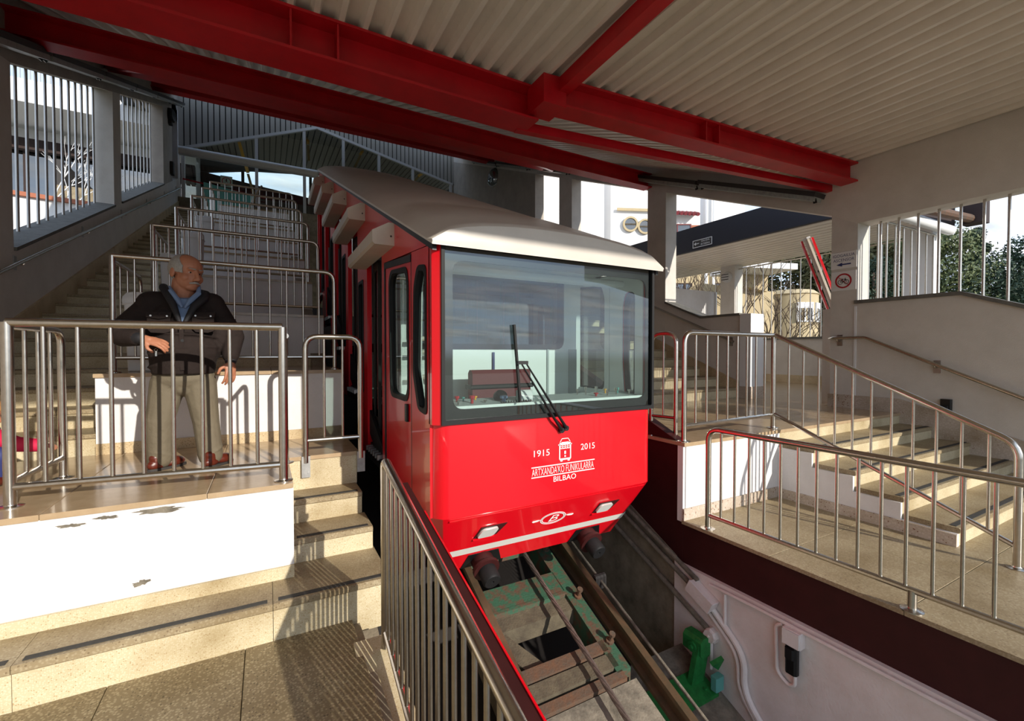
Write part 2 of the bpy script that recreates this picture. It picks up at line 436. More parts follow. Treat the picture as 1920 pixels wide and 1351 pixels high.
MB().prism([(-3.2, -2.07, ZC + .1), (-3.2, YB, ZC + .08), (-3.2, 19.2, roof(19.2) + .1), (-3.2, 19.2, roof(19.2) + .22), (-3.2, YB, ZC + .2), (-3.2, -2.07, ZC + .2)], (11.5, 0, 0)).build('roof_deck', 'dark', rf)
MB().box(-3.2, 8.3, 19.12, 19.2, roof(19.2), roof(19.2) + 1.1).build('sun_blocker', 'dark', rf)  # unseen board added to keep direct sun off the gable slats
MB().box(-3.15, 8.2, -2.12, -2.05, ZC - .12, ZC + .22).build('shadow_trim', 'sheet', rf)  # unseen strip added so the canopy casts a straight shadow edge

# ------------------------------------------------------------------ left wall with two barred openings
def si(y): return 1.12 + .41 * (y - 7.55)      # sill line
def li(y): return 3.43 + .42 * (y - 7.55)      # lintel line
def yzp(pts, x0, x1): return MB().prism([(x0, p[0], p[1]) for p in pts], (x1 - x0, 0, 0))
wl = sroot('wall_left', (XL, 7.9, -1.0))
X0 = XL - .32
yzp([(-3.1, -2.6), (3.0, -2.6), (YE + .3, 5.0), (YE + .3, si(YE + .3)), (7.9, si(7.9)), (-3.1, .9)], X0, XL).build('lower_wall', 'plaster_warm', wl)
yzp([(-3.1, .9), (7.9, si(7.9)), (7.9, li(7.9)), (2.0, 2.4), (-3.1, 2.4)], X0, XL).build('pillar', 'pillar', wl)
yzp([(12.2, si(12.2)), (12.75, si(12.75)), (12.75, li(12.75)), (12.2, li(12.2))], X0, XL).build('pillar', 'pillar', wl)
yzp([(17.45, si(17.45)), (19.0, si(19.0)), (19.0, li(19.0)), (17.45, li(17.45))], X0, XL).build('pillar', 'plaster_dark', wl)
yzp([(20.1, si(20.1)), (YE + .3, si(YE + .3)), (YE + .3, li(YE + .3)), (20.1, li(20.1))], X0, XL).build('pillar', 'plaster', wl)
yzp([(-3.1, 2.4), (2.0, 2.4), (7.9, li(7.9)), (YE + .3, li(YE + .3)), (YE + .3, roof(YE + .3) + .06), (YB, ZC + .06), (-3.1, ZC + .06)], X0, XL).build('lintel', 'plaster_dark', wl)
for y0, y1 in ((7.9, 12.2), (12.75, 17.45)):
    MB().prism([(X0 - .03, y0, si(y0)), (XL + .03, y0, si(y0)), (XL + .03, y0, si(y0) + .045), (X0 - .03, y0, si(y0) + .045)], (0, y1 - y0, si(y1) - si(y0))).build('sill', 'coping', wl)
# arched opening near the top of the wall, a dark sheet painted as its shade
ar = [(19.0, si(19)), (20.1, si(20.1))] + [(19.55 + .55 * math.cos(a), si(20.1) + 2.0 + .55 * math.sin(a)) for a in [PI * k / 8 for k in range(9)]]
yzp([(y, max(z, si(y))) for y, z in ar], X0 + .02, X0 + .08).build('arch_shade_sheet', 'dark', wl)
ya = [(19.0, li(19.0)), (19.0, si(20.1) + 2.0)] + [(19.55 - .55 * math.cos(a), si(20.1) + 2.0 + .55 * math.sin(a)) for a in [PI * k / 8 for k in range(9)]] + [(20.1, li(20.1))]
yzp(ya, X0, XL).build('arch_head', 'plaster', wl)
# skirting along the left stair
yzp([(5.3, -.95), (YE, 5.25), (YE, 5.55), (5.3, -.62)], XL, XL + .03).build('baseboard_left', 'terrazzo_skirt', kind='structure')

def grille_yz(label, xg, y0, y1, bot, top, n, r=.017, group='barred openings'):
    t = thing('window_grille', label, 'grille', (xg, y0, bot(y0)), group)
    for i in range(n):
        y = y0 + (y1 - y0) * (i + .5) / n
        MB().tube([(xg, y, bot(y)), (xg, y, top(y))], r, 12).build('bar', 'steel_dull', t)
    return t
grille_yz('grey vertical bars in the larger window opening of the left wall', XL - .27, 8.0, 12.2, lambda y: si(y) + .04, li, 13, .019)
grille_yz('grey vertical bars in the smaller window opening farther up the left wall', XL - .27, 12.85, 17.4, lambda y: si(y) + .04, li, 11, .018)

# ------------------------------------------------------------------ right wall
def lr(y): return 2.15 + .42 * (y - 3.83)
def br(y): return .70 if y < 6.3 else .70 + .42 * (y - 6.3)
wr = sroot('wall_right', (XR, 3.5, ZR)); XO = XR + .34
yzp([(3.5, -1.7), (3.86, -1.7), (3.86, lr(3.86)), (3.5, 1.95)], XR, XO).build('column', 'pillar', wr)
yzp([(3.5, 1.95), (3.86, lr(3.86)), (YE + .3, lr(YE + .3)), (YE + .3, roof(YE + .3) + .06), (YB, ZC + .06), (3.5, ZC + .06)], XR, XO).build('lintel', 'plaster_warm', wr)
yzp([(-4.3, 2.02), (-3.6, 1.85), (-1.9, 1.27), (-.9, 1.0), (-.9, 1.96), (3.5, 1.96), (3.5, ZC + .06), (-4.3, ZC + .06)], XR, XO).build('fascia', 'plaster_warm', wr)  # unseen sloping end shaped to darken a wedge of the windscreen reflection
def sn(y): return .74 if y > 2.33 else (.74 - .4 * (2.33 - y) if y > .8 else .128)
yzp([(-1.0, -2.2), (3.5, -2.2), (3.5, .74), (2.33, .74), (.8, .128), (-1.0, .128)], XR, XO).build('parapet', 'plaster_warm', wr)
cp = MB()
for (ya_, za), (yb_, zb) in (((3.52, .74), (2.33, .74)), ((2.33, .74), (.8, .128)), ((.8, .128), (-1.0, .128))):
    cp.hexa([(XR - .04, ya_, za), (XO + .04, ya_, za), (XO + .04, yb_, zb), (XR - .04, yb_, zb), (XR - .04, ya_, za + .05), (XO + .04, ya_, za + .05), (XO + .04, yb_, zb + .05), (XR - .04, yb_, zb + .05)])
cp.build('coping', 'coping', wr)
MB().box(XR - .012, XR, 3.50, 3.53, -.86, .70).build('corner_bead', 'white', wr)
# low wall, pillars and solid end beyond the doorway
yzp([(5.35, -1.2), (7.25, -1.2), (7.25, br(7.25)), (6.3, .70), (5.35, .70)], XR, XO).build('low_wall', 'plaster_warm', wr)
MB().box(XR - .04, XO + .02, 5.18, 5.40, ZR, .72).build('end_post', 'white', wr)
MB().box(XR - .055, XO + .03, 5.165, 5.415, ZR, ZR + .22).build('post_foot', 'terrazzo_pink', wr)
yzp([(5.42, .70), (6.3, .70), (7.25, br(7.25)), (7.25, br(7.25) + .045), (6.3, .745), (5.42, .745)], XR - .03, XO + .03).build('coping', 'coping', wr)
for y0, y1 in ((7.25, 7.8), (10.8, 11.45)):
    yzp([(y0, br(y0) - 1.6), (y1, br(y1) - 1.6), (y1, lr(y1)), (y0, lr(y0))], XR, XO).build('pillar', 'pillar', wr)
yzp([(7.8, -1.0), (12.85, 1.0), (12.85, br(12.85)), (7.8, br(7.8))], XR, XO).build('low_wall', 'plaster_warm', wr)
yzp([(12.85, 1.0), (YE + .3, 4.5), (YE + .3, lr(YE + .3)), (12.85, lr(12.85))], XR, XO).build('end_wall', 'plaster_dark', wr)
# skirting beside the descending right stair
yzp([(3.5, ZR - .3), (3.5, ZR + .2), (2.95, ZR + .2), (.9, ZQ + .26), (-2, ZQ + .2), (-2, ZQ - .1), (1.3, ZQ - .1)], XR - .03, XR).build('baseboard_right', 'terrazzo_pink', kind='structure')
MB().box(XR - .02, XO, 3.49, 3.88, ZR, ZR + .2).build('column_foot', 'terrazzo_pink', wr)
g = thing('window_grille', 'sparse vertical bars above the sloping parapet of the right wall', 'grille', (XR + .2, 2, .74), 'barred openings')
for i in range(19):
    y = 3.29 - .222 * i
    MB().tube([(XR + .2, y, sn(y) + .03), (XR + .2, y, 1.98)], .016, 12).build('bar', 'steel', g)

# ------------------------------------------------------------------ strip lights along both walls
def strip_light(label, x, y0, y1, z0, side):
    t = thing('strip_light', label, 'lamp', (x, y0, z0), 'wall strip lights')
    d = V(0, y1 - y0, SL * (y1 - y0)); a = V(x, y0, z0); b = a + d; o = V(side, 0, 0)
    MB().bar(a + V(0, 0, .06) + o * .01, b + V(0, 0, .06) + o * .01, .30, .07).build('housing', 'dark', t)
    MB().bar(a + d * .01 + o * .03, b - d * .01 + o * .03, .22, .09).build('diffuser', 'lamp_cover', t)
    for q in (.02, .98):
        p = a + d * q; MB().bar(p + V(0, 0, .06) + o * .12, p + V(0, 0, -.07) + o * .05, .05, .02, (1, 0, 0)).build('bracket', 'black', t)
    return t
ords = ['nearest', 'second', 'third', 'fourth', 'fifth', 'sixth']
for i in range(6):
    y0 = 5.9 + 2.25 * i
    strip_light(f'long wall strip light above the left barred openings, {ords[i]} of its row', XL + .17, y0, y0 + 2.2, 3.62 + .42 * (y0 - 7.55), 1)
for i in range(6):
    y0 = 3.95 + 2.25 * i
    strip_light(f'long wall strip light above the right openings, {ords[i]} of its row from the column', XR - .17, y0, y0 + 2.2, 2.42 + .41 * (y0 - 3.95), -1)

# ------------------------------------------------------------------ red steel roof frame
def ibeam(label, a, b, h, w, stiff=()):
    """a and b: ends at the top of the beam"""
    a, b = Vector(a), Vector(b); t = thing('steel_beam', label, 'beam', a - V(0, 0, h), 'red roof beams'); up = V(0, 0, 1)
    MB().bar(a - up * .012, b - up * .012, w, .024).build('top_flange', 'beam_red', t)
    MB().bar(a - up * h / 2, b - up * h / 2, .02, h - .04).build('web', 'beam_red', t)
    MB().bar(a - up * (h - .012), b - up * (h - .012), w, .024).build('bottom_flange', 'beam_red', t)
    d = (b - a).normalized(); s = d.cross(up).normalized()
    for q in stiff:
        p = a + d * q
        MB().bar(p - s * (w / 2 - .01) - up * h / 2, p + s * (w / 2 - .01) - up * h / 2, .016, h - .05).build('stiffener', 'beam_red', t)
    return t
ibeam('large red roof beam from the left wall to the ridge bar, with two stiffener ribs', (XL, YB, ZC), (2.62, YB, ZC), .36, .36, (2.95, 3.32))
ibeam('red roof beam at the edge of the flat ceiling, running from the ridge bar to the right column', (2.62, 4.06, ZC), (XR, 3.62, ZC), .29, .24, (2.2, 2.42))
tag(MB().bar((2.5, 4.50, 2.56), (XR, 3.90, 2.60), .09, .10).build('tie_bar', 'beam_red'), 'slim red tie bar below the sloping roof, ending just behind the right column', 'beam')
for y, l, dz, hh in ((7.8, 'second', .17, .32), (11.8, 'third', .03, .32), (15.9, 'fourth', .03, .34)):
    ibeam(f'red roof beam across the sloping roof, {l} from the viewer', (XL, y, roof(y) - dz), (XR, y, roof(y) - dz), hh, .26)
t = thing('ridge_bar', 'red square bar under the flat ceiling, running from the big beam towards the viewer', 'beam', (2.68, 4.1, ZC - .15), 'red roof beams')
MB().bar((2.62, -2.0, ZC - .08), (2.78, 4.2, ZC - .08), .13, .14).build('bar', 'beam_red', t)
MB().box(2.52, 2.80, 3.93, 4.26, ZC - .30, ZC - .01).build('gusset', 'beam_red', t)
tag(MB().bar((3.6, 7.85, roof(7.8) - .3), (XR, 11.6, roof(11.6) - .34), .09, .09).build('brace', 'beam_red'), 'thin red diagonal brace under the sloping roof on the right', 'brace')
tag(MB().bar((-.5, 7.85, roof(7.8) - .3), (XL + .05, 11.6, roof(11.6) - .34), .09, .09).build('brace', 'beam_red'), 'thin red diagonal brace under the sloping roof on the left', 'brace')

# ------------------------------------------------------------------ floors, steps and landings
fl = sroot('floor', (-1, 2, ZF))
MB().box(-3.0, .55, -3.0, 3.3, ZF - .3, ZF - .035).build('screed', 'concrete', fl)
for i in range(5):
    for j in range(6):
        xa = -2.75 + .655 * i; ya_ = 3.22 - .9 * j
        MB().cbox(xa, min(xa + .651, .50), ya_ - .896, ya_, ZF - .035, ZF, .003).build('slab', 'terrazzo_floor', fl)
MB().hexa([(.46, .2, ZF - .9), (.70, .2, ZF - .9), (.70, 2.9, ZF - .4), (.46, 2.9, ZF - .4), (.46, .2, ZF - .75), (.70, .2, ZF - .75), (.70, 2.9, ZF + .03), (.46, 2.9, ZF + .03)]).build('kerb', 'terrazzo_riser', fl)

def step(parent, x0, x1, y0, y1, z, zb, name='step', strip=True, tm='terrazzo_tread', rm='terrazzo_riser'):
    m = MB(); m.cur = 0; m.box(x0, x1, y0 + .012, y1, zb, z - .045)
    m.cur = 1; m.cbox(x0, x1, y0, y1, z - .045, z, .008)
    o = m.build(name, [rm, tm], parent)
    if strip: MB().box(x0 + .03, x1 - .03, y0 + .035, y0 + .075, z, z + .004).build('grip_strip', 'strip_dark', parent)
    return o
st = thing('wide_step', 'wide terrazzo step with dark grip strip at the foot of the white wall', 'step', (-1, 3.2, ZF))
for xa, xb in ((-2.75, -1.16), (-1.157, .02), (.023, .76)):
    step(st, xa, xb, 3.2, 3.85 if xb > .1 else 3.56, ZT, ZF - .1, 'step')
st = thing('staircase', 'short terrazzo flight between the white wall and the red car', 'stairs', (.45, 3.74, ZT))
step(st, .16, .75, 3.74, 4.12, -1.42, ZT - .1)
step(st, .16, .73, 4.10, 4.5, -1.23, ZT - .1)
# left landings, one above the other
def landing(label, k):
    y0 = 3.55 + 1.8 * k; y1 = y0 + 1.8; z = ZL + .735 * k
    x0, x1 = (XL, .76) if k == 0 else (-1.36, .74)
    t = thing('landing', label, 'landing', ((x0 + x1) / 2, y0, z - .7), 'left landings')
    w = MB()
    if k == 0:
        w.prism([(x0, y0, -2.4), (.16, y0, -2.4), (.16, 4.44, -2.4), (.74, 4.44, -2.4), (.74, y1, -2.4), (x0, y1, -2.4)], (0, 0, z - .035 + 2.4))
        w.build('white_wall', 'plaster', t)
        MB().box(x0, .16, y0 - .02, y0 + .005, ZT, ZT + .085).build('skirting', 'terrazzo_riser', t)
        MB().box(.165, .74, 4.42, 4.45, -1.23, z - .03).build('riser_slab', 'terrazzo_riser', t)
        for i, xa in enumerate((-2.75, -1.95, -1.15, -.35)):
            for ya_, yb_ in ((y0 - .012, 4.44), (4.443, y1)):
                MB().cbox(xa, min(xa + .797, .158), ya_, yb_, z - .035, z, .004).build('tile', 'tan_tile', t)
        MB().cbox(.161, .76, 4.40, y1, z - .035, z, .004).build('tile', 'tan_tile', t)
        for (cx, cz, w_, h_) in ((-1.02, -1.02, .13, .03), (-.60, -1.0, .34, .040), (-.86, -1.0, .12, .03), (-.70, -1.44, .10, .045)):
            b = MB(); n = 40; pts = []; p1, p2, p3 = [random.uniform(0, 6) for _ in range(3)]
            for q in range(n):
                a = 2 * PI * q / n; rr = .78 + .20 * math.sin(2 * a + p1) + .13 * math.sin(5 * a + p2) + .09 * math.sin(11 * a + p3) + random.uniform(-.05, .05)
                pts.append((cx + w_ / 2 * rr * math.cos(a), y0 - .0015, cz + h_ / 2 * rr * math.sin(a)))
            b.prism(pts, (0, .004, 0)).build('bare_patch', 'concrete_pale', t, smooth=False)
    else:
        w.box(x0, x1, y0, y1, z - 1.2, z - .035).build('white_wall', 'plaster', t)
        MB().box(x0, x1, y0 - .015, y0 + .004, z - .735, z - .735 + .1).build('skirting', 'terrazzo_skirt', t)
        for xa, xb in ((x0 - .01, -.66), (-.657, .04), (.043, x1)):
            MB().cbox(xa, xb, y0 - .02, y1, z - .035, z, .004).build('tile', 'tan_tile', t)
    return t
lw = ['lowest', 'second', 'third', 'fourth', 'fifth', 'sixth', 'seventh', 'eighth', 'ninth']
for k in range(9): landing(f'left platform landing with tan tiles and white front wall, {lw[k]} from the bottom', k)
# stair along the left wall
st = thing('staircase', 'long terrazzo stair climbing along the left wall under the barred openings', 'stairs', (-2, 5.4, ZL))
for i in range(33):
    y = 5.42 + .45 * i; z = ZL + .184 * (i + 1)
    step(st, XL, -1.362, y, y + .5, z, z - .5, strip=False)
# upper concourse floor behind the gable
MB().box(-6, 12, YE - .2, 34, roof(YE) - 4.6, roof(YE) - 4.1).build('floor_upper', 'terrazzo_floor', kind='structure')

# right side
rl = thing('landing', 'right landing with polished tiles in front of the doorway to the lift', 'landing', (5.5, 2.95, ZR))
MB().box(3.5, XR, 2.97, 5.42, -3.6, ZR - .035).build('core', 'plaster', rl)
for i in range(6):
    for j in range(2):
        xa = 3.46 + .742 * i; ya_ = 2.93 + 1.245 * j
        MB().cbox(xa, min(xa + .739, XR), ya_, ya_ + 1.242, ZR - .035, ZR, .004).build('tile', 'tan_tile', rl)
MB().box(3.50, 5.0, 2.945, 2.975, ZQ, ZR - .035).build('white_wall', 'plaster', rl)
MB().box(3.46, 5.0, 2.93, 2.95, ZQ, ZQ + .11).build('skirting', 'terrazzo_pink', rl)
MB().box(3.47, 3.50, 2.955, 3.02, -1.62, ZR - .03).build('corner_bead', 'white', rl)
st = thing('staircase', 'right terrazzo flight of five steps with black grip strips', 'stairs', (5, 1.4, ZQ))
for i in range(4):
    y = 2.58 - .376 * i; z = ZR - .148 * (i + 1)
    step(st, 5.0, XR, y, y + .39, z, ZQ - .1)
MB().box(5.0, XR, 2.945, 2.98, ZR - .4, ZR - .04).build('riser_slab', 'terrazzo_riser', st)
saw = [(2.94, ZQ), (2.94, ZR - .04)]
for i in range(4):
    z = ZR - .148 * (i + 1) - .03; saw += [(2.955 - .376 * i, z + .0), (2.60 - .376 * (i), z)] if False else []
saw = [(2.95, ZQ)]
for i in range(4):
    y = 2.58 - .376 * i; z = ZR - .148 * (i + 1) - .045
    saw += [(min(y + .385, 2.95), z), (y + .01, z)]
saw += [(1.46, ZQ)]
yzp(saw, 4.97, 5.0).build('side_wall', 'plaster', st)
MB().box(4.95, 4.97, 1.46, 2.95, ZQ, ZQ + .1).build('skirting', 'terrazzo_pink', st)
fr = sroot('floor_right', (5, 1, ZQ))
MB().box(3.56, XR, -3, 3.0, ZQ - .5, ZQ - .03).build('screed', 'concrete', fr)
for i in range(5):
    for j in range(7):
        xa = 3.45 + .893 * i; ya_ = 2.95 - .85 * j
        MB().cbox(xa, min(xa + .890, XR), ya_ - .847, ya_, ZQ - .03, ZQ, .003).build('slab', 'terrazzo_tread', fr)
st = thing('staircase', 'terrazzo stair climbing behind the right landing, half hidden by the red car', 'stairs', (5.5, 5.4, ZR))
for i in range(24):
    y = 5.42 + .44 * i; z = ZR + .185 * (i + 1)
    step(st, 3.5, XR, y, y + .5, z, z - .45, strip=False)
# skirting by that stair
yzp([(5.42, ZR), (5.42, ZR + .30), (12.5, ZR + .30 + 2.97), (12.5, ZR + 2.97)], XR - .025, XR).build('baseboard_stair', 'terrazzo_skirt', kind='structure')

# ------------------------------------------------------------------ railings
railing('front railing of the lowest left landing, in front of the man', (-1.36, 3.80, ZL), (.10, 3.64, ZL), 1.11, .12, 8, .027, .0125)
railing('short side railing from the left front post towards the stair', (-1.36, 3.83, ZL), (-1.33, 4.50, ZL), 1.09, .15, 3, .024, .012, round_b=True, post_a=False)
railing('short side railing behind the right end of the front railing', (.125, 3.70, ZL), (.135, 4.22, ZL), 1.05, .12, 1, .02, .011, round_b=True, post_a=False)
g = railing('narrow hooped gate on the top step beside the red car', (.30, 4.40, ZL - .06), (.77, 4.38, ZL - .06), 1.13, .20, 2, .025, .011, True, True, flange=False)
for xg, yg in ((.30, 4.385), (.77, 4.365)):
    MB().box(xg - .035, xg + .035, yg + .0, yg + .035, ZL - .19, ZL - .0).lathe([(.008, 0), (.008, .006)], (xg + .02, yg + .0, ZL - .15), (0, -1, 0), 8).build('bracket_plate', 'galvanised', g)
for k in range(1, 7):
    z = ZL + .735 * k; y = 3.82 + 1.8 * k
    railing(f'cross railing on the {lw[k]} left landing, above the man and behind him', (-1.29, y, z), (.70, y, z), 1.12, .14, 11, .024, .010, round_b=True)
    railing(f'short side railing at the stair end of the {lw[k]} left landing', (-1.30, y + .02, z), (-1.30, y + 1.15, z), 1.08, .14, 3, .019, .010, round_b=True, post_a=False)
railing('lower right railing along the edge above the track pit', (3.5, 2.70, ZQ), (3.5, -.3, ZQ), .91, .125, 22, .025, .011, round_a=True, mids=(.49,))
railing('railing across the front of the right landing, joined to the stair railing', (3.52, 2.99, ZR), (5.05, 3.05, ZR), 1.05, .15, 8, .025, .011, round_a=True)
railing('narrow hooped rail between the red car and the right landing railing', (3.53, 3.42, ZR), (3.60, 3.16, ZR), 1.05, .2, 1, .022, .010, True, True)
t = railing('sloping stair railing descending the right flight of steps', (5.05, 3.03, ZR), (4.86, 1.10, ZQ), 1.05, .16, 11, .025, .011, post_a=False, round_b=True, h_b=.92)
# slanted railing next to the car in the foreground
t = thing('railing', 'slanted foreground railing with closely set bars beside the red car', 'railing', (.63, 2.77, ZF), 'stainless steel railings')
def ft(y): return -.66 - .25 * (2.77 - y)
def fb(y): return -1.72 - .33 * (2.77 - y)
MB().tube(fillet([(.63, 2.78, ZF + .02), (.63, 2.78, ft(2.78)), (.63, .15, ft(.15))], .06), .027, 12).build('top_rail', 'steel', t)
MB().tube([(.63, 2.78, fb(2.78)), (.63, .15, fb(.15))], .02, 10).build('bottom_rail', 'steel', t)
y = 2.70
while y > .2:
    MB().tube([(.63, y, fb(y)), (.63, y, ft(y))], .011, 12).build('baluster', 'steel', t); y -= .098
t = thing('edge_profile', 'maroon edge profile with a bright red lip behind the slanted railing', 'trim', (.715, 2.6, -1.1))
MB().bar((.70, 2.62, ft(2.62) - .09), (.70, .15, ft(.15) - .05), .05, .04).build('profile', 'maroon', t)
MB().bar((.728, 2.30, ft(2.30) - .07), (.728, .15, ft(.15) - .03), .008, .018).build('lip', 'car_red', t)

def handrail(label, pts, wall_x, side, plates, m='steel'):
    t = thing('handrail', label, 'handrail', pts[0], 'wall handrails')
    MB().tube(fillet(pts, .06), .024, 12).build('rail', m, t)
    for p in plates:
        p = Vector(p)
        MB().tube(fillet([p, p + V(0, 0, -.05), (wall_x, p.y, p.z - .05)], .02), .010, 8).build('bracket', m, t)
        MB().box(min(wall_x, wall_x + side * .012), max(wall_x, wall_x + side * .012), p.y - .035, p.y + .035, p.z - .12, p.z + .05).build('wall_plate', 'steel_dull', t)
handrail('steel handrail fixed along the left wall below the barred openings', [(XL + .09, 5.5, .20), (XL + .09, 20.0, 5.92)], XL, 1, [(XL + .09, y, .20 + .3945 * (y - 5.5)) for y in (7.9, 10.3, 12.7, 15.1, 17.5, 19.6)])
handrail('steel handrail descending the right wall beside the flight of five steps', [(XR - .02, 3.86, .22), (XR - .09, 3.78, .22), (XR - .09, 3.35, .22), (XR - .09, .2, -1.28)], XR, -1, [(XR - .09, 3.72, .22), (XR - .09, 2.55, -.16), (XR - .09, .9, -.95)])
handrail('dark handrail on the low wall beside the ascending right stair', [(XR - .08, 5.5, .20), (XR - .08, 11.0, 2.5)], XR, -1, [(XR - .08, 5.6, .24), (XR - .08, 8.2, 1.33)], 'steel_dull')
# ------------------------------------------------------------------ pit, track and what lies in it
pit = sroot('wall_pit', (3.5, 3, -3))
MB().box(3.5, 3.9, -2.5, 2.97, -2.03, ZQ - .03).build('maroon_band', 'maroon', pit)
yzp([(2.97, -2.03), (2.97, ZR - .035), (13, ZR - .035 + 4.2), (13, 2.2), (3.7, -1.72)], 3.495, 3.6).build('maroon_wall', 'maroon', pit)
yzp([(-2.5, -6), (3.04, -4.5), (3.04, -2.02), (-2.5, -2.02)], 3.46, 3.9).build('white_wall', 'pit_white', pit)
yzp([(3.04, -4.5), (13, -.3), (13, 2.5), (3.7, -1.66), (3.04, -1.98)], 3.49, 3.9).build('concrete_wall', 'concrete', pit)
yzp([(-2.5, -6), (13, -.5), (13, 2.6), (4.5, -1.2), (4.5, -1.75), (3.4, -2.15), (2.8, -2.35), (-2.5, -4.2)], .56, .73).build('left_pit_wall', 'concrete', pit)
MB().box(XL, XR, 20.0, 20.2, -3, 5.6).build('wall_pit_end', 'concrete', kind='structure')
def slope(x0, x1, y0, y1, a0, a1):
    return MB().hexa([(x0, y0, trk(y0, a0)), (x1, y0, trk(y0, a0)), (x1, y1, trk(y1, a0)), (x0, y1, trk(y1, a0)), (x0, y0, trk(y0, a1)), (x1, y0, trk(y0, a1)), (x1, y1, trk(y1, a1)), (x0, y1, trk(y1, a1))])
slope(.6, 3.6, -2.5, 14, -4.9, -4.6).build('floor_pit', 'dark', kind='structure')
trackbed = thing('track_frame', 'rusty green steel frame between the funicular rails', 'track frame', (2, 2.5, -2.45))
slope(1.40, 1.50, .8, 9, -3.75, -3.5).build('side_member', 'timber', trackbed)
slope(2.31, 2.44, 2.56, 9, -3.75, -3.5).build('side_member', 'rust_green', trackbed)
slope(1.49, 2.32, 3.26, 3.46, -3.62, -3.5).build('cover_plate', 'rust_green', trackbed)
slope(1.49, 2.32, 3.12, 3.255, -3.66, -3.53).build('cross_member', 'timber', trackbed)
slope(1.49, 2.32, 3.235, 3.262, -3.56, -3.495).build('flange_strip', 'rust_green', trackbed)
for y in (3.9, 4.6, 5.3): slope(1.49, 2.32, y, y + .2, -3.7, -3.5).build('cross_member', 'rust_green', trackbed)
MB().hexa([(1.50, 3.13, -2.40), (1.64, 3.13, -2.40), (1.84, 2.82, -2.53), (1.68, 2.82, -2.53), (1.50, 3.13, -2.24), (1.64, 3.13, -2.24), (1.84, 2.82, -2.37), (1.68, 2.82, -2.37)]).build('diagonal_member', 'timber', trackbed)
for x, y in ((2.40, 3.18), (2.41, 2.77), (2.40, 3.7)):
    MB().lathe([(.035, 0), (.035, .02), (.018, .022), (.018, .07), (.026, .072), (.026, .095)], (x, y, trk(y)), (0, -.39, .92), 8).build('bolt', 'rusty', trackbed)
for i, (y0, y1, m) in enumerate(((2.72, 2.80, 'rusty'), (2.60, 2.70, 'timber'), (2.51, 2.57, 'rusty'))):
    tag(slope(1.46, 2.36, y0, y1, -3.72, -3.5).build('sleeper', m), ('rust stained sleeper at the lower edge of the dark opening', 'grey timber sleeper between the two rusty ones', 'rust stained sleeper against the pale concrete')[i], 'sleeper', 'sleepers under the cable')
slope(1.2, 2.44, -2.5, 2.50, -4.3, -3.52).build('track_slab', 'concrete_pale', kind='structure')
slope(2.66, 3.48, 1.0, 2.95, -4.6, -4.02).build('drain_slab', 'concrete_pale', kind='structure')
for x, l in ((1.53, 'left funicular rail partly hidden under the car'), (2.56, 'right funicular rail running down into the foreground')):
    r = MB()
    for (w, a0, a1) in ((.12, -3.56, -3.53), (.022, -3.53, -3.44), (.06, -3.44, -3.40)):
        r.hexa([(x - w / 2, -2.5, trk(-2.5, a0)), (x + w / 2, -2.5, trk(-2.5, a0)), (x + w / 2, 13, trk(13, a0)), (x - w / 2, 13, trk(13, a0)), (x - w / 2, -2.5, trk(-2.5, a1)), (x + w / 2, -2.5, trk(-2.5, a1)), (x + w / 2, 13, trk(13, a1)), (x - w / 2, 13, trk(13, a1))])
    tag(r.build('rail', 'rail_steel'), l, 'rail', 'funicular rails')
# twisted wire rope: six strands wound round the axis, resting on a roller
t = thing('cable', 'twisted steel haulage cable between the rails', 'cable', (2.1, 0, -3.4))
for k in range(5):
    pts = []
    for i in range(150):
        y = 1.2 + i * .03; a = i * .42 + 2 * PI * k / 5
        pts.append((2.10 + .013 * math.cos(a), y, trk(y, -3.40) + .013 * math.sin(a)))
    MB().tube(pts, .0095, 6).build('strand', 'rope', t)
tag(MB().tube([(2.66, -1.0, trk(-1.0, -3.42)), (2.66, 9, trk(9, -3.42))], .013, 8).build('conduit', 'concrete_pale'), 'thin pale pipe lying beside the right rail', 'pipe')
t = thing('pipe_clamp', 'dark pipe clamp on the thin pale pipe below the right buffer', 'clamp', (2.66, 3.2, trk(3.2)))
MB().box(2.60, 2.72, 3.17, 3.23, trk(3.2, -3.5), trk(3.2, -3.40)).build('body', 'dark', t)
MB().tube([(2.60, 3.2, trk(3.2, -3.40)), (2.72, 3.2, trk(3.2, -3.40))], .028, 8).build('strap', 'dark', t)
# green trackside signal contact
t = thing('trackside_device', 'green painted metal trackside device on a bolted base plate', 'device', (3.05, 2.6, -2.9))
slope(2.74, 3.40, 2.50, 2.72, -4.02, -3.99).build('base_plate', 'green', t)
MB().bar((3.27, 2.64, -2.90), (3.37, 2.64, -2.54), .15, .05, (0, 1, 0)).build('arm', 'green', t)
MB().cbox(3.29, 3.43, 2.60, 2.79, -2.68, -2.51, .03).build('head', 'green', t)
MB().lathe([(.045, 0), (.045, .02), (.02, .022), (.02, .04)], (3.29, 2.68, -2.60), (-1, 0, 0), 12).build('boss', 'green', t)
MB().prism([(3.34, 2.52, -2.70), (3.40, 2.45, -2.62), (3.42, 2.52, -2.76)], (0, .03, .02)).build('fin', 'green', t)
MB().cbox(3.33, 3.43, 2.47, 2.53, -2.90, -2.78, .006).build('plate', 'teal', t, label='pale teal plate')
for (x, y) in ((2.84, 2.55), (2.84, 2.66), (3.1, 2.55), (3.3, 2.56)):
    MB().lathe([(.016, 0), (.016, .018)], (x, y, trk(y, -3.99)), n=6).build('bolt', 'green', t)

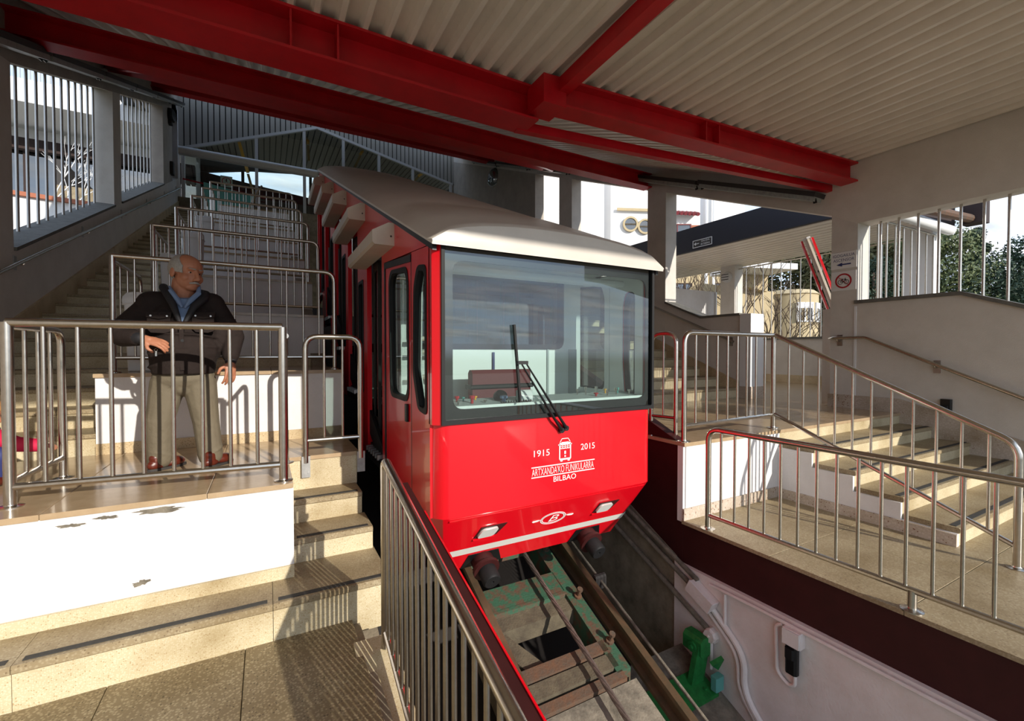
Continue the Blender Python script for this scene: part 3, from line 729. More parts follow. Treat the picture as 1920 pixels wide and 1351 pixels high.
# pipes and boxes on the pit wall
def pipe(label, pts, r, m='pit_white', group='pipes on the pit wall', k=.08):
    return tag(MB().tube(fillet(pts, k, 6), r, 10).build('pipe', m), label, 'pipe', group)
xw = 3.43
pipe('upper of the long pipes climbing the concrete pit wall beside the car', [(xw, 2.75, -2.08), (xw, 12.5, 2.06)], .022, 'concrete_pale')
pipe('middle of the long pipes climbing the concrete pit wall beside the car', [(xw, 2.78, -2.17), (xw, 12.5, 1.96)], .022, 'concrete_pale')
pipe('lower of the long pipes climbing the concrete pit wall, ending at the octagonal box', [(xw, 2.60, -2.48), (xw, 12.5, 1.73)], .024, 'concrete_pale')
pipe('thick white pipe curving down the white pit wall', [(xw, 2.62, -2.24), (xw, 2.28, -2.50), (xw, 2.30, -2.80), (xw, 2.0, -3.10)], .026, k=.2)
pipe('thinner white pipe curving down beside the thick one', [(xw, 2.64, -2.30), (xw, 2.335, -2.53), (xw, 2.345, -2.80), (xw, 2.06, -3.10)], .017, k=.2)
pipe('white conduit under the maroon band', [(xw, 2.62, -2.06), (xw, 2.2, -2.05), (xw, -1.5, -2.05)], .014)
pipe('short vertical white conduit left of the small white box', [(xw, 2.47, -2.07), (xw, 2.47, -2.38)], .014)
pipe('white conduit looping round the black handset', [(xw, 1.98, -2.07), (xw, 2.03, -2.10), (xw, 2.02, -2.46), (xw, 1.93, -2.51), (xw, 1.885, -2.48), (xw, 1.885, -2.40)], .014, k=.05)
pipe('short white pipe below the octagonal box', [(xw, 2.60, -2.55), (xw, 2.60, -2.80)], .014)
t = thing('junction_box', 'long white junction box with open lid where the pipes meet', 'junction box', (xw, 2.7, -2.2))
MB().bar((3.41, 2.80, -2.12), (3.41, 2.56, -2.23), .10, .10).build('body', 'pit_white', t, bev=.006)
MB().bar((3.355, 2.80, -2.12), (3.355, 2.56, -2.23), .012, .115).build('lid', 'pit_white', t)
t = thing('junction_box', 'octagonal white junction box at the end of the lower long pipe', 'junction box', (3.43, 2.6, -2.52))
MB().lathe([(.065, 0), (.065, .05), (.055, .055), (.055, .07)], (3.46, 2.60, -2.50), (-1, 0, 0), 8).build('body', 'pit_white', t, smooth=False)
MB().lathe([(.010, 0), (.010, .01)], (3.39, 2.60, -2.50), (-1, 0, 0), 8).build('screw', 'pit_white', t)
t = thing('junction_box', 'square white box with grey lid under the maroon band', 'junction box', (3.43, 1.9, -2.18))
MB().box(3.39, 3.46, 1.83, 1.96, -2.18, -2.06).build('body', 'pit_white', t, bev=.004)
MB().box(3.378, 3.392, 1.835, 1.955, -2.175, -2.065).build('lid', 'plaster', t)
t = thing('handset', 'black handset unit mounted on the white pit wall', 'handset', (3.42, 1.9, -2.4))
MB().cbox(3.40, 3.46, 1.865, 1.95, -2.40, -2.19, .015).build('body', 'black', t)
MB().cbox(3.38, 3.41, 1.875, 1.94, -2.28, -2.20, .01).build('cover', 'rubber', t)
t = thing('wall_socket', 'black socket box low on the right wall by the stairs', 'socket', (XR, 2.45, -.7))
MB().cbox(XR - .06, XR, 2.39, 2.50, -.80, -.62, .01).build('body', 'black', t)
MB().cbox(XR - .09, XR - .06, 2.41, 2.48, -.78, -.70, .01).build('cover', 'rubber', t)
# ------------------------------------------------------------------ the red funicular car
car = thing('funicular_car', 'bright red funicular car with cream roof standing in the station', 'funicular car', (2.06, 6.5, -1.6))
CL, CR, CF = 1.0, 3.08, 2.95
def rl_(y): return .75 + SL * (y - 2.95)
def xz(u, w, y): return (u, y, w)
YR = 10.3
# lower front
fp = [(CL + .0, 3.12), (CL + .02, 3.02), (1.07, 2.965), (1.12, CF), (2.96, CF), (3.02, 2.965), (CR - .02, 3.02), (CR, 3.12), (CR - .04, 3.12), (CR - .09, 3.03), (2.95, 2.99), (1.13, 2.99), (CL + .09, 3.03), (CL + .04, 3.12)]
MB().prism([(x, y, -1.17) for x, y in fp], (0, 0, .665)).build('front_panel', 'car_red', car, angle=50)
top = [(CL, 3.6), (CL, 3.12), (CL + .02, 3.02), (1.07, 2.965), (1.12, CF), (2.96, CF), (3.02, 2.965), (CR - .02, 3.02), (CR, 3.12), (CR, 3.6)]
bot = [(1.18, 3.9), (1.18, 3.42), (1.18, 3.34), (1.19, 3.29), (1.22, 3.27), (2.85, 3.27), (2.88, 3.29), (2.89, 3.34), (2.89, 3.42), (2.89, 3.9)]
zt, zb_ = -1.17, -1.70
n = len(top); nose = MB()
nose.add([(x, y, zt) for x, y in top] + [(x, y, zb_) for x, y in bot], [(i, i + 1, n + i + 1, n + i) for i in range(n - 1)] + [tuple(range(n, 2 * n)), tuple(range(n - 1, -1, -1)), (0, n, 2 * n - 1, n - 1)])
nose.build('lower_nose', 'car_red', car, angle=30)
NF = V(0, .32, -.53); NL = NF.length; ND = NF / NL; NN = V(0, -ND.z * -1, 0)  # down the nose panel
NN = V(1, 0, 0).cross(ND).normalized()
if NN.y > 0: NN = -NN
def nz(x, s, off=0.0):  # point on the nose panel, s metres below the fold
    return V(x, CF, zt) + ND * s + NN * off
MB().prism([nz(1.115, .018, .004), nz(2.965, .018, .004), nz(2.965, .028, .004), nz(1.115, .028, .004)], NN * .006).build('fold_lip', 'car_red', car)
st_ = MB(); s0, s1 = .375, .445
for (ax, ay, bx, by) in [(top[i][0], top[i][1], bot[i][0], bot[i][1]) for i in range(1, 9)]: pass
rows = []
for s in (s0, s1):
    q = s / NL; rows.append([V(top[i][0] * (1 - q) + bot[i][0] * q, top[i][1] * (1 - q) + bot[i][1] * q, zt * (1 - q) + zb_ * q) for i in range(1, 9)])
cxy = V(2.035, 3.7, 0)
for r in rows:
    for i in range(8):
        dd = r[i] - cxy; dd.z = 0; r[i] = r[i] + V(dd.x * .0015, -.004, 0) + NN * .001
vs = rows[0] + rows[1]; st_.add(vs, [(i, i + 1, 9 + i, 8 + i) for i in range(7)])
st_.build('white_stripe', 'stripe', car, label='white stripe')
for x, l in ((1.47, -1), (2.60, 1)):
    hs = .215
    MB().prism([nz(x - .115, hs + .055, .001), nz(x + .075, hs + .055, .001), nz(x + .145, hs - .055, .001), nz(x - .075, hs - .055, .001)], NN * .006).build('headlight_recess', 'maroon', car)
    hl = MB().prism([nz(a, b, .006) for a, b in rpoly([(x - .10, hs + .042), (x + .04, hs + .042), (x + .075, hs - .042), (x - .065, hs - .042)], .03)], NN * .018).build('headlight', 'lens', car, label='clear headlight')
    MB().prism([nz(x - .12, hs + .062, .004), nz(x + .06, hs + .062, .004), nz(x + .06, hs + .075, .004), nz(x - .12, hs + .075, .004)], NN * .012).build('headlight_sill', 'car_red', car)
# emblem: B in a double oval with two side strokes
def oval(cx, cs, rx, rs, w):
    m = MB(); k = 36; a = [nz(cx + rx * math.cos(2 * PI * i / k), cs + rs * math.sin(2 * PI * i / k), .003) for i in range(k)]
    b = [nz(cx + (rx - w) * math.cos(2 * PI * i / k), cs + (rs - w) * math.sin(2 * PI * i / k), .003) for i in range(k)]
    return m.add(a + b, [(i, (i + 1) % k, k + (i + 1) % k, k + i) for i in range(k)])
oval(2.06, .225, .125, .070, .008).build('emblem_ring', 'white_print', car, label='white emblem ring')
oval(2.06, .225, .112, .058, .009).build('emblem_ring', 'white_print', car, label='white emblem ring')
for sx in (-1, 1):
    MB().prism([nz(2.06 + sx * a, .225 + b, .003) for a, b in ((.125, -.006), (.15, -.012), (.20, -.010), (.205, 0), (.19, .010), (.15, .006))], NN * .002).build('emblem_wing', 'white_print', car)
def text_mesh(s, size, bold=0.0):
    cu = bpy.data.curves.new('lettering', 'FONT'); cu.body = s; cu.size = size; cu.align_x = 'CENTER'; cu.align_y = 'CENTER'; cu.resolution_u = 3; cu.offset = bold
    o = bpy.data.objects.new('lettering', cu); COL.objects.link(o)
    bpy.context.view_layer.update()
    me = bpy.data.meshes.new_from_object(o.evaluated_get(bpy.context.evaluated_depsgraph_get()))
    bpy.data.objects.remove(o); bpy.data.curves.remove(cu)
    return me
def lettering(s, parent, m, c, eu, ev, width, height, name='lettering', bold=0.0, shear=0.0):
    """flat lettering fitted to width x height, centred at c, along eu and ev"""
    me = text_mesh(s, 1.0, bold)
    xs = [v.co.x for v in me.vertices]; ys = [v.co.y for v in me.vertices]
    x0, x1, y0, y1 = min(xs), max(xs), min(ys), max(ys); c, eu, ev = Vector(c), Vector(eu), Vector(ev)
    b = MB()
    b.add([c + eu * ((v.co.x - (x0 + x1) / 2) / (x1 - x0) * width + shear * (v.co.y - y0) / (y1 - y0)) + ev * ((v.co.y - (y0 + y1) / 2) / (y1 - y0) * height) for v in me.vertices], [tuple(p.vertices) for p in me.polygons])
    bpy.data.meshes.remove(me)
    return b.build(name, m, parent, smooth=False)
EX, EZ = V(1, 0, 0), V(0, 0, 1); YP = CF - .003
lettering('B', car, 'white_print', nz(2.06, .225, .004), EX, -ND, .080, .072, bold=.0, shear=.03)
lettering('1915', car, 'white_print', (1.875, YP, -.785), EX, EZ, .145, .05)
lettering('2015', car, 'white_print', (2.325, YP, -.775), EX, EZ, .145, .05)
lettering("ARTXANDA'KO FUNIKULARRA", car, 'white_print', (2.085, YP, -.930), EX, EZ, .60, .058, bold=-.012)
lettering('BILBAO', car, 'white_print', (2.095, YP, -1.005), EX, EZ, .22, .042)
for z in (-.892, -.970): MB().box(1.78, 2.395, YP - .001, YP, z - .004, z + .004).build('rule', 'white_print', car)
ic = MB()   # little tram pictogram, outlined
cx = 2.095
def irect(x0, x1, z0, z1): ic.box(x0, x1, YP - .002, YP, z0, z1)
irect(cx - .058, cx - .048, -.855, -.735); irect(cx + .048, cx + .058, -.855, -.735); irect(cx - .052, cx + .052, -.862, -.848)
irect(cx - .066, cx + .066, -.742, -.733); irect(cx - .054, cx + .054, -.733, -.724); irect(cx - .035, cx + .035, -.724, -.718)
irect(cx - .05, cx + .05, -.772, -.766)
for k in range(5): irect(cx - .05 + .0235 * k, cx - .044 + .0235 * k, -.768, -.738)
irect(cx - .05, cx + .05, -.756, -.752); irect(cx - .008, cx + .008, -.815, -.790)
irect(cx - .045, cx - .025, -.872, -.862); irect(cx + .025, cx + .045, -.872, -.862)
ic.bar((cx - .05, YP, -.72), (cx - .03, YP, -.69), .004, .005); ic.bar((cx + .05, YP, -.72), (cx + .03, YP, -.69), .004, .005); irect(cx - .03, cx + .03, -.693, -.688)
ic.lathe([(.008, 0), (.008, .002)], (cx, YP, -.832), (0, -1, 0), 10)
ic.build('tram_pictogram', 'white_print', car, smooth=False)
# windscreen
outer = [(1.05, -.505), (3.05, -.505), (3.05, .755), (1.05, .755)]
MB().plate(outer, rrect(1.075, 3.025, -.475, .735, .02), (0, 2.925, 0), EX, EZ, (0, .04, 0)).build('windscreen_seal', 'rubber', car)
MB().plate(rrect(1.07, 3.03, -.48, .74, .02), rrect(1.145, 2.985, -.405, .645, .09, 6), (0, 2.962, 0), EX, EZ, (0, .012, 0)).build('windscreen_border', 'black', car)
MB().box(1.07, 3.03, 2.948, 2.954, -.48, .74).build('windscreen', 'windscreen', car, label='large reflecting windscreen')
for x0, x1 in ((CL, 1.05), (3.05, CR)):
    MB().prism([(x0, 3.05, -.505), (x0, 2.985 if x0 == CL else 2.94, -.505), (x1, 2.94 if x0 == CL else 2.985, -.505), (x1, 3.05, -.505)], (0, 0, 1.26)).build('corner_post', 'car_red', car)
# wipers
w = MB()
w.tube([(2.045, 2.925, -.615), (1.97, 2.90, -.53), (1.665, 2.90, -.085)], [.014, .011, .006], 8); w.tube([(2.09, 2.925, -.60), (2.01, 2.90, -.51), (1.70, 2.90, -.075)], [.014, .011, .006], 8)
w.box(1.63, 1.715, 2.885, 2.915, -.09, -.065); w.lathe([(.022, 0), (.022, .035)], (2.05, 2.955, -.62), (0, -1, 0), 10); w.lathe([(.022, 0), (.022, .035)], (2.095, 2.955, -.605), (0, -1, 0), 10)
wp = w.build('wiper', 'black', car)
MB().bar((1.615, 2.925, .205), (1.668, 2.925, -.375), .016, .022, (0, 1, 0)).build('wiper_blade', 'rubber', wp)
# roof
ys = [(2.88, .0), (2.872, .05), (2.88, .095), (2.91, .125), (2.98, .135), (3.2, .14)] + [(3.9, .14), (3.93, .125), (4.2, .13)] + [(4.2 + .5 * i, .13) for i in range(1, 12)] + [(YR - .05, .11), (YR, .0)]
r = MB(); K = 17; vs = []
for (y, h) in ys:
    base = rl_(max(y, 2.95)) - .02
    for i in range(K):
        t = -1 + 2 * i / (K - 1); x = 2.04 + 1.07 * math.copysign(abs(t) ** .9, t)
        prof = max(0.0, 1 - abs(t) ** 6) ** .5
        vs.append((x, y, base + h * (.25 + .75 * prof) + (.10 * (1 - t * t)) * (1 if h > .06 else 0) ))
m_ = len(ys); fs = []
for j in range(m_ - 1):
    for i in range(K - 1): fs.append((j * K + i, j * K + i + 1, (j + 1) * K + i + 1, (j + 1) * K + i))
nb = len(vs)
vs += [(.97, 2.88, rl_(2.95) - .03), (3.11, 2.88, rl_(2.95) - .03), (3.11, YR, rl_(YR) - .03), (.97, YR, rl_(YR) - .03)]
fs += [(nb, nb + 3, nb + 2, nb + 1)]
fs += [tuple([nb] + [j * K for j in range(m_)] + [nb + 3]), tuple([nb + 1] + [j * K + K - 1 for j in range(m_)] + [nb + 2]), tuple([nb] + list(range(K)) + [nb + 1])]
r.add(vs, fs); r.build('roof', 'roof_skin', car, angle=40, label='cream convex roof')
for x in (CL - .012, CR - .012):
    MB().hexa([(x, 2.93, rl_(2.93) - .05), (x + .03, 2.93, rl_(2.93) - .05), (x + .03, YR, rl_(YR) - .05), (x, YR, rl_(YR) - .05), (x, 2.93, rl_(2.93) - .005), (x + .03, 2.93, rl_(2.93) - .005), (x + .03, YR, rl_(YR) - .005), (x, YR, rl_(YR) - .005)]).build('roof_gutter', 'black', car)
MB().box(CL + .02, CR - .02, 2.93, 2.96, .735, .775).build('front_gutter', 'black', car)

# body sides
EY = V(0, 1, 0)
def side_plate(name, outer, hole, m='car_red', x=CL, t=.045, rim=True, pane='tinted', pr=.06):
    sx = 1 if x < 2 else -1
    hp = rpoly(hole, pr)
    o = MB().plate(outer, hp, (x, 0, 0), EY, EZ, (sx * t, 0, 0)).build(name, m, car)
    if rim:
        cx = sum(p[0] for p in hp) / len(hp); cz = sum(p[1] for p in hp) / len(hp)
        sh = lambda f: [(cx + (p[0] - cx) * f + (0 if abs(p[0] - cx) < 1e-6 else math.copysign(.0, p[0] - cx)), cz + (p[1] - cz) * f) for p in hp]
        def off(d): return [(p[0] + math.copysign(min(d, .9 * abs(p[0] - cx)), p[0] - cx) * (-1), p[1] + math.copysign(d, p[1] - cz) * (-1)) for p in hp]
        g = MB().plate([(p[0] + math.copysign(.004, p[0] - cx), p[1] + math.copysign(.004, p[1] - cz)) for p in hp], off(.035), (x - sx * .006, 0, 0), EY, EZ, (sx * .05, 0, 0)).build('window_seal', 'rubber', o)
        MB().prism([(x + sx * .02, p[0], p[1]) for p in hp], (sx * .005, 0, 0)).build('window_pane', pane, o)
    return o
for x in (CL, CR):
    sx = 1 if x < 2 else -1
    side_plate('side_panel', [(3.03, -1.17), (3.475, -1.17), (3.475, .78), (3.03, .745)], [(2.99 + .10, -.45), (3.30, -.43), (3.43, -.15), (3.40, .50), (3.31, .65), (3.10, .62)] if x < 2 else [(3.13, -.42), (3.27, -.42), (3.30, -.1), (3.30, .45), (3.26, .58), (3.13, .56)], x=x, pane='car_pane')
    d = side_plate('driver_door', [(3.495, -1.13), (4.33, -1.13), (4.33, .79), (3.495, .71)], [(3.55, -.40), (4.16, -.40), (4.20, .66), (4.12, .74), (3.60, .69), (3.55, .55)], x=x, pane='car_pane', pr=.12)
    MB().cbox(x - sx * .02, x, 3.56, 3.62, -.56, -.42, .006).build('door_handle', 'black', d)
    b = MB()
    yzq = [(3.485, .71), (4.34, .79), (4.34, -1.15), (4.37, -1.15), (4.37, .85), (3.485, .765)]
    b.prism([(x - sx * .008, y, z) for y, z in yzq], (sx * .04, 0, 0)).build('door_frame', 'black', car)
    MB().box(min(x, x + sx * .03), max(x, x + sx * .03), 3.477, 3.493, -1.15, .76).build('door_gap', 'black', car)
    MB().prism([(x, 3.03, .75), (x, 3.48, .785), (x, 4.37, .855), (x, 4.5, .855), (x, 4.5, rl_(4.5) - .04), (x, 3.03, rl_(3.03) - .04)], (sx * .045, 0, 0)).build('side_header', 'car_red', car)
    MB().box(min(x, x + sx * .05), max(x, x + sx * .05), 4.37, 4.50, -1.15, .86).build('side_post', 'car_red', car)
    MB().box(min(x + sx * .02, x + sx * .3), max(x + sx * .02, x + sx * .3), 3.5, 4.5, -1.24, -1.14).build('door_step', 'rubber', car)
PC = 1.33
for i in range(5):
    y0 = 4.50 + PC * i; zf = -1.02 + PC * SL * i; zh = zf + 2.02; y1 = min(y0 + PC, YR)
    for x in (CL, CR):
        sx = 1 if x < 2 else -1
        MB().prism([(x, y0, zh), (x, y1, zh), (x, y1, rl_(y1) - .04), (x, y0, rl_(y0) - .04)], (sx * .045, 0, 0)).build('side_header', 'car_red', car)
        if i == 4: yw = [(y0 + .70, y0 + .82)]
        MB().box(min(x, x + sx * .05), max(x, x + sx * .05), y0 + .74, y0 + .90, zf - .15, zh).build('side_post', 'car_red', car)
        if y1 - (y0 + .92) > .25:
            side_plate('window_panel', [(y0 + .90, zf - .15), (y1, zf - .15), (y1, zh), (y0 + .90, zh)], [(y0 + .95, zf + .55), (y1 - .05, zf + .55), (y1 - .05, zh - .15), (y0 + .95, zh - .15)], x=x, pr=.05)
        bx0, bx1 = (x - .19, x) if x < 2 else (x, x + .19)
        sh_ = [(x, zh - .0), (x - sx * .17, zh + .0), (x - sx * .19, zh + .02), (x - sx * .19, zh + .12), (x - sx * .05, zh + .20), (x, zh + .20)]
        MB().prism([(p[0], y0 - .50, p[1] - .06) for p in sh_], (0, 1.32, 0)).build('door_motor_box', 'cream_box', car, label='cream door motor box')
        MB().lathe([(.008, 0), (.008, .006)], (x - sx * .03, y0 - .50, zh + .02), (0, -1, 0), 8).build('box_screw', 'dark', car)
        # open doorway edge and half open sliding leaf
        MB().box(min(x + sx * .01, x + sx * .07), max(x + sx * .01, x + sx * .07), y0, y0 + .05, zf - .1, zh).build('doorway_edge', 'rubber', car)
        if x > 2: MB().box(x - .06, x - .02, y0 + .02, y0 + .52, zf, zh).build('sliding_door', 'car_red', car)
        lf = MB().plate([(y0 + .50, zf), (y0 + .75, zf), (y0 + .75, zh), (y0 + .50, zh)], [(y0 + .53, zf + .3), (y0 + .72, zf + .3), (y0 + .72, zh - .1), (y0 + .53, zh - .1)], (x + sx * .07, 0, 0), EY, EZ, (sx * .03, 0, 0)).build('sliding_door', 'dark', car)
        MB().box(min(x + sx * .08, x + sx * .086), max(x + sx * .08, x + sx * .086), y0 + .53, y0 + .72, zf + .3, zh - .1).build('door_pane', 'tinted', lf)
    MB().box(CL + .03, CR - .03, y0 - .1, y1, zf - .12, zf).build('floor_step', 'rubber', car)
    MB().box(CL + .1, CR - .1, y1 - .42, y1 - .02, zf + .40, zf + .46).build('bench', 'cab_grey', car)
    MB().box(CL + .1, CR - .1, y1 - .06, y1 - .02, zf + .40, zf + 1.0).build('bench_back', 'cab_grey', car)
    MB().tube([(CL + .22, y0 + .35, zf), (CL + .22, y0 + .35, zh)], .016, 8).build('grab_pole', 'steel', car)
    for q in range(6): MB().box(CL - .04, CL + .03, y0 + .06 + .11 * q, y0 + .10 + .11 * q, zf - .06, zf - .01).build('step_tooth', 'steel_dull', car)
    MB().box(CL - .02, CL + .03, y0, y0 + .74, zf - .14, zf - .05).build('threshold', 'rubber', car)
MB().prism([(0, 3.2, -1.17), (0, 3.5, -1.25), (0, YR, 1.60), (0, YR, 2.4)], (.03, 0, 0)).build('skirt', 'dark', car) if False else None
for x in (CL + .02, CR - .05):
    MB().prism([(x, 3.40, -1.15), (x, 3.55, -1.62), (x, YR, 1.18), (x, YR, 1.75), (x, 4.6, -.96), (x, 4.4, -1.14)], (.03, 0, 0)).build('skirt', 'rubber', car)
MB().box(CL, CR, YR - .05, YR, rl_(YR) - 2.6, rl_(YR) - .03).build('rear_wall', 'car_red', car)
# cab
MB().box(CL + .05, CR - .05, 3.0, 4.45, -1.14, -1.08).build('cab_floor', 'cab_grey', car)
cabw = MB().plate([(CL + .05, -1.08), (CR - .05, -1.08), (CR - .05, 1.1), (CL + .05, 1.1)], rrect(1.12, 2.78, .05, .80, .1), (0, 3.98, 0), EX, EZ, (0, .03, 0)).build('cab_partition', 'cab_white', car)
MB().box(1.12, 2.78, 3.99, 3.995, .05, .80).build('partition_pane', 'tinted', cabw)
MB().plate(rrect(1.10, 2.80, .03, .82, .1), rrect(1.15, 2.75, .08, .77, .08), (0, 3.965, 0), EX, EZ, (0, .012, 0)).build('partition_seal', 'rubber', cabw)
for x, w_ in ((2.92, .10), (2.60, .02)): MB().box(x - w_ / 2, x + w_ / 2, 3.965, 3.978, -1.08, .03).build('partition_strip', 'cab_grey', cabw)
MB().box(1.95, 1.97, 3.96, 3.978, -.35, .0).build('blue_mark', 'navy_print', cabw)
con = MB(); con.prism([(CL + .08, 2.99, -.44), (CL + .08, 2.99, -.40), (CL + .08, 3.30, -.37), (CL + .08, 3.36, -.42), (CL + .08, 3.30, -1.08), (CL + .08, 3.2, -1.08)], (CR - CL - .16, 0, 0))
con = con.build('control_desk', 'cab_grey', car)
MB().box(CL + .1, CR - .1, 2.975, 2.99, -.47, -.385).build('desk_edge', 'cab_white', con)
for x, y, c, r_, h_ in ((1.24, 3.1, 'steel', .012, .035), (1.27, 3.2, 'red_print', .018, .045), (1.36, 3.12, 'red_print', .022, .06), (1.33, 3.22, 'teal', .012, .03), (1.44, 3.24, 'yellow', .016, .03), (1.47, 3.12, 'steel', .014, .02), (1.62, 3.1, 'shirt', .03, .05), (2.42, 3.22, 'steel', .012, .05), (2.50, 3.2, 'steel', .012, .07), (2.55, 3.12, 'red_print', .02, .03), (2.62, 3.2, 'steel', .014, .07), (2.68, 3.12, 'steel', .014, .05), (2.74, 3.22, 'yellow', .014, .04), (2.80, 3.14, 'steel', .014, .06), (2.87, 3.2, 'teal', .014, .05), (2.92, 3.1, 'steel', .014, .05)):
    z = -.40 + (y - 2.99) * .1
    MB().lathe([(r_ * .5, 0), (r_ * .5, h_ * .6), (r_, h_ * .62), (r_, h_)], (x, y, z), n=10).build('control_knob', c, con)
MB().cbox(1.74, 1.86, 3.06, 3.12, -.39, -.30, .01).build('telephone', 'white', con)
MB().tube([(1.57 + .27 * i / 40, 3.05 + .01 * math.sin(i * 1.9), -.385 + .01 * math.cos(i * 1.9)) for i in range(41)], .004, 5).build('telephone_cord', 'dark', con)
MB().lathe([(.06, 0), (.06, .02), (.045, .05), (.02, .06)], (1.65, 3.22, -.37), (0, -.6, .8), 14).build('desk_dial', 'black', con)
seat = MB().cbox(1.60, 2.20, 3.66, 3.76, -.52, -.16, .03).build('seat_back', 'seat_maroon', car)
MB().cbox(1.58, 2.22, 3.64, 3.78, -.33, -.29, .01).build('seat_band', 'black', seat)
MB().cbox(1.60, 2.20, 3.42, 3.74, -.62, -.52, .03).build('seat_cushion', 'seat_maroon', seat)
MB().tube([(1.9, 3.58, -1.08), (1.9, 3.58, -.62)], .04, 10).build('seat_column', 'black', seat)
for z in (-.44, -.22, .0, .12): MB().tube([(1.10, 3.85, z), (1.40, 3.85, z)], .022, 8).build('barrier_bar', 'cream_box', car)
for x in (1.36, 1.45): MB().tube([(x, 3.85, -1.08), (x, 3.85, .62)], .02, 8).build('barrier_post', 'cream_box', car)
MB().cbox(1.2, 2.9, 3.15, 3.27, .60, .66, .015).build('cab_lamp', 'cab_white', car)
MB().box(CL + .05, CR - .05, 3.0, 4.45, .78, .80).build('cab_ceiling', 'cab_white', car)
for hole, out in (([(3.10, -.44), (3.32, -.44), (3.42, -.15), (3.39, .50), (3.31, .64), (3.10, .61)], [(3.03, -1.08), (3.48, -1.08), (3.48, .76), (3.03, .76)]), ([(3.56, -.38), (4.15, -.38), (4.18, .66), (4.11, .72), (3.61, .68), (3.56, .55)], [(3.49, -1.08), (4.34, -1.08), (4.34, .76), (3.49, .76)])):
    for x in (CL + .055, CR - .065): MB().plate(out, rpoly(hole if x < 2 or hole[0][0] > 3.3 else [(3.13, -.42), (3.27, -.42), (3.30, -.1), (3.30, .45), (3.26, .58), (3.13, .56)], .05), (x, 0, 0), EY, EZ, (.01, 0, 0)).build('cab_lining', 'cab_white', car)
# underframe, wheels and buffers
def carbox(x0, x1, y0, y1, a0, a1, name, m): return slope(x0, x1, y0, y1, a0, a1).build(name, m, car) if False else None
ch = MB().hexa([(1.25, 3.5, trk(3.5, -3.22)), (2.85, 3.5, trk(3.5, -3.22)), (2.85, 10, trk(10, -3.22)), (1.25, 10, trk(10, -3.22)), (1.25, 3.7, trk(3.7, -2.85)), (2.85, 3.7, trk(3.7, -2.85)), (2.85, 10, trk(10, -2.85)), (1.25, 10, trk(10, -2.85))]).build('chassis', 'dark', car)
ax_ = V(0, -math.cos(math.atan(SL)), -math.sin(math.atan(SL)))
for x in (1.49, 2.52):
    c = V(x, 3.46, -1.54)
    MB().lathe([(.065, -.1), (.065, .20), (.088, .202), (.092, .33), (.108, .332), (.108, .36), (.05, .362)], c, V(0, -.9, -.43), 20).build('buffer', 'maroon', car)
    MB().lathe([(.072, .35), (.072, .46), (.062, .475), (.012, .475), (.010, .465)], c, V(0, -.9, -.43), 20).build('buffer_head', 'rubber', car)
    MB().prism([nz(x - .13, .47, .002), nz(x + .13, .47, .002), nz(x + .19, .618, .002), nz(x - .17, .618, .002)], NN * .004).build('notch_shade', 'black', car)  # flat black plate, the shade of a cut-out painted on
for x in (1.53, 2.56):
    for y in (4.4, 8.8):
        MB().lathe([(.08, -.06), (.26, -.06), (.28, -.05), (.28, .0), (.25, .005), (.25, .06), (.08, .06)], (x, y, trk(y, -3.40) + .275), (1, 0, 0), 24).build('wheel', 'rusty', car)
# ------------------------------------------------------------------ people: shapes fused into one continuous skin
def fuse(name, mb, voxel, mats, parent, smooth=4, pick=None, disp=0.0):
    me = bpy.data.meshes.new('fusing'); me.from_pydata([tuple(p) for p in mb.v], [], mb.f)
    b = bmesh.new(); b.from_mesh(me); bmesh.ops.recalc_face_normals(b, faces=b.faces); b.to_mesh(me); b.free()
    o = bpy.data.objects.new('fusing', me); COL.objects.link(o)
    r = o.modifiers.new('r', 'REMESH'); r.mode = 'VOXEL'; r.voxel_size = voxel
    s = o.modifiers.new('s', 'SMOOTH'); s.iterations = smooth; s.factor = .5
    bpy.context.view_layer.update()
    m2 = bpy.data.meshes.new_from_object(o.evaluated_get(bpy.context.evaluated_depsgraph_get()))
    bpy.data.objects.remove(o); bpy.data.meshes.remove(me)
    m2.name = name
    for x in mats: m2.materials.append(MATS[x])
    if pick:
        for p in m2.polygons: p.material_index = pick(p.center)
    org = ROOT[parent.name]
    m2.transform(Matrix.Translation(-org)); m2.polygons.foreach_set('use_smooth', [True] * len(m2.polygons))
    ob = bpy.data.objects.new(name, m2); COL.objects.link(ob); ob.parent = parent; ROOT[ob.name] = org
    return ob
def limb(b, pts, rs):
    for i in range(len(pts) - 1): b.cap(pts[i], pts[i + 1], rs[i], rs[i + 1])
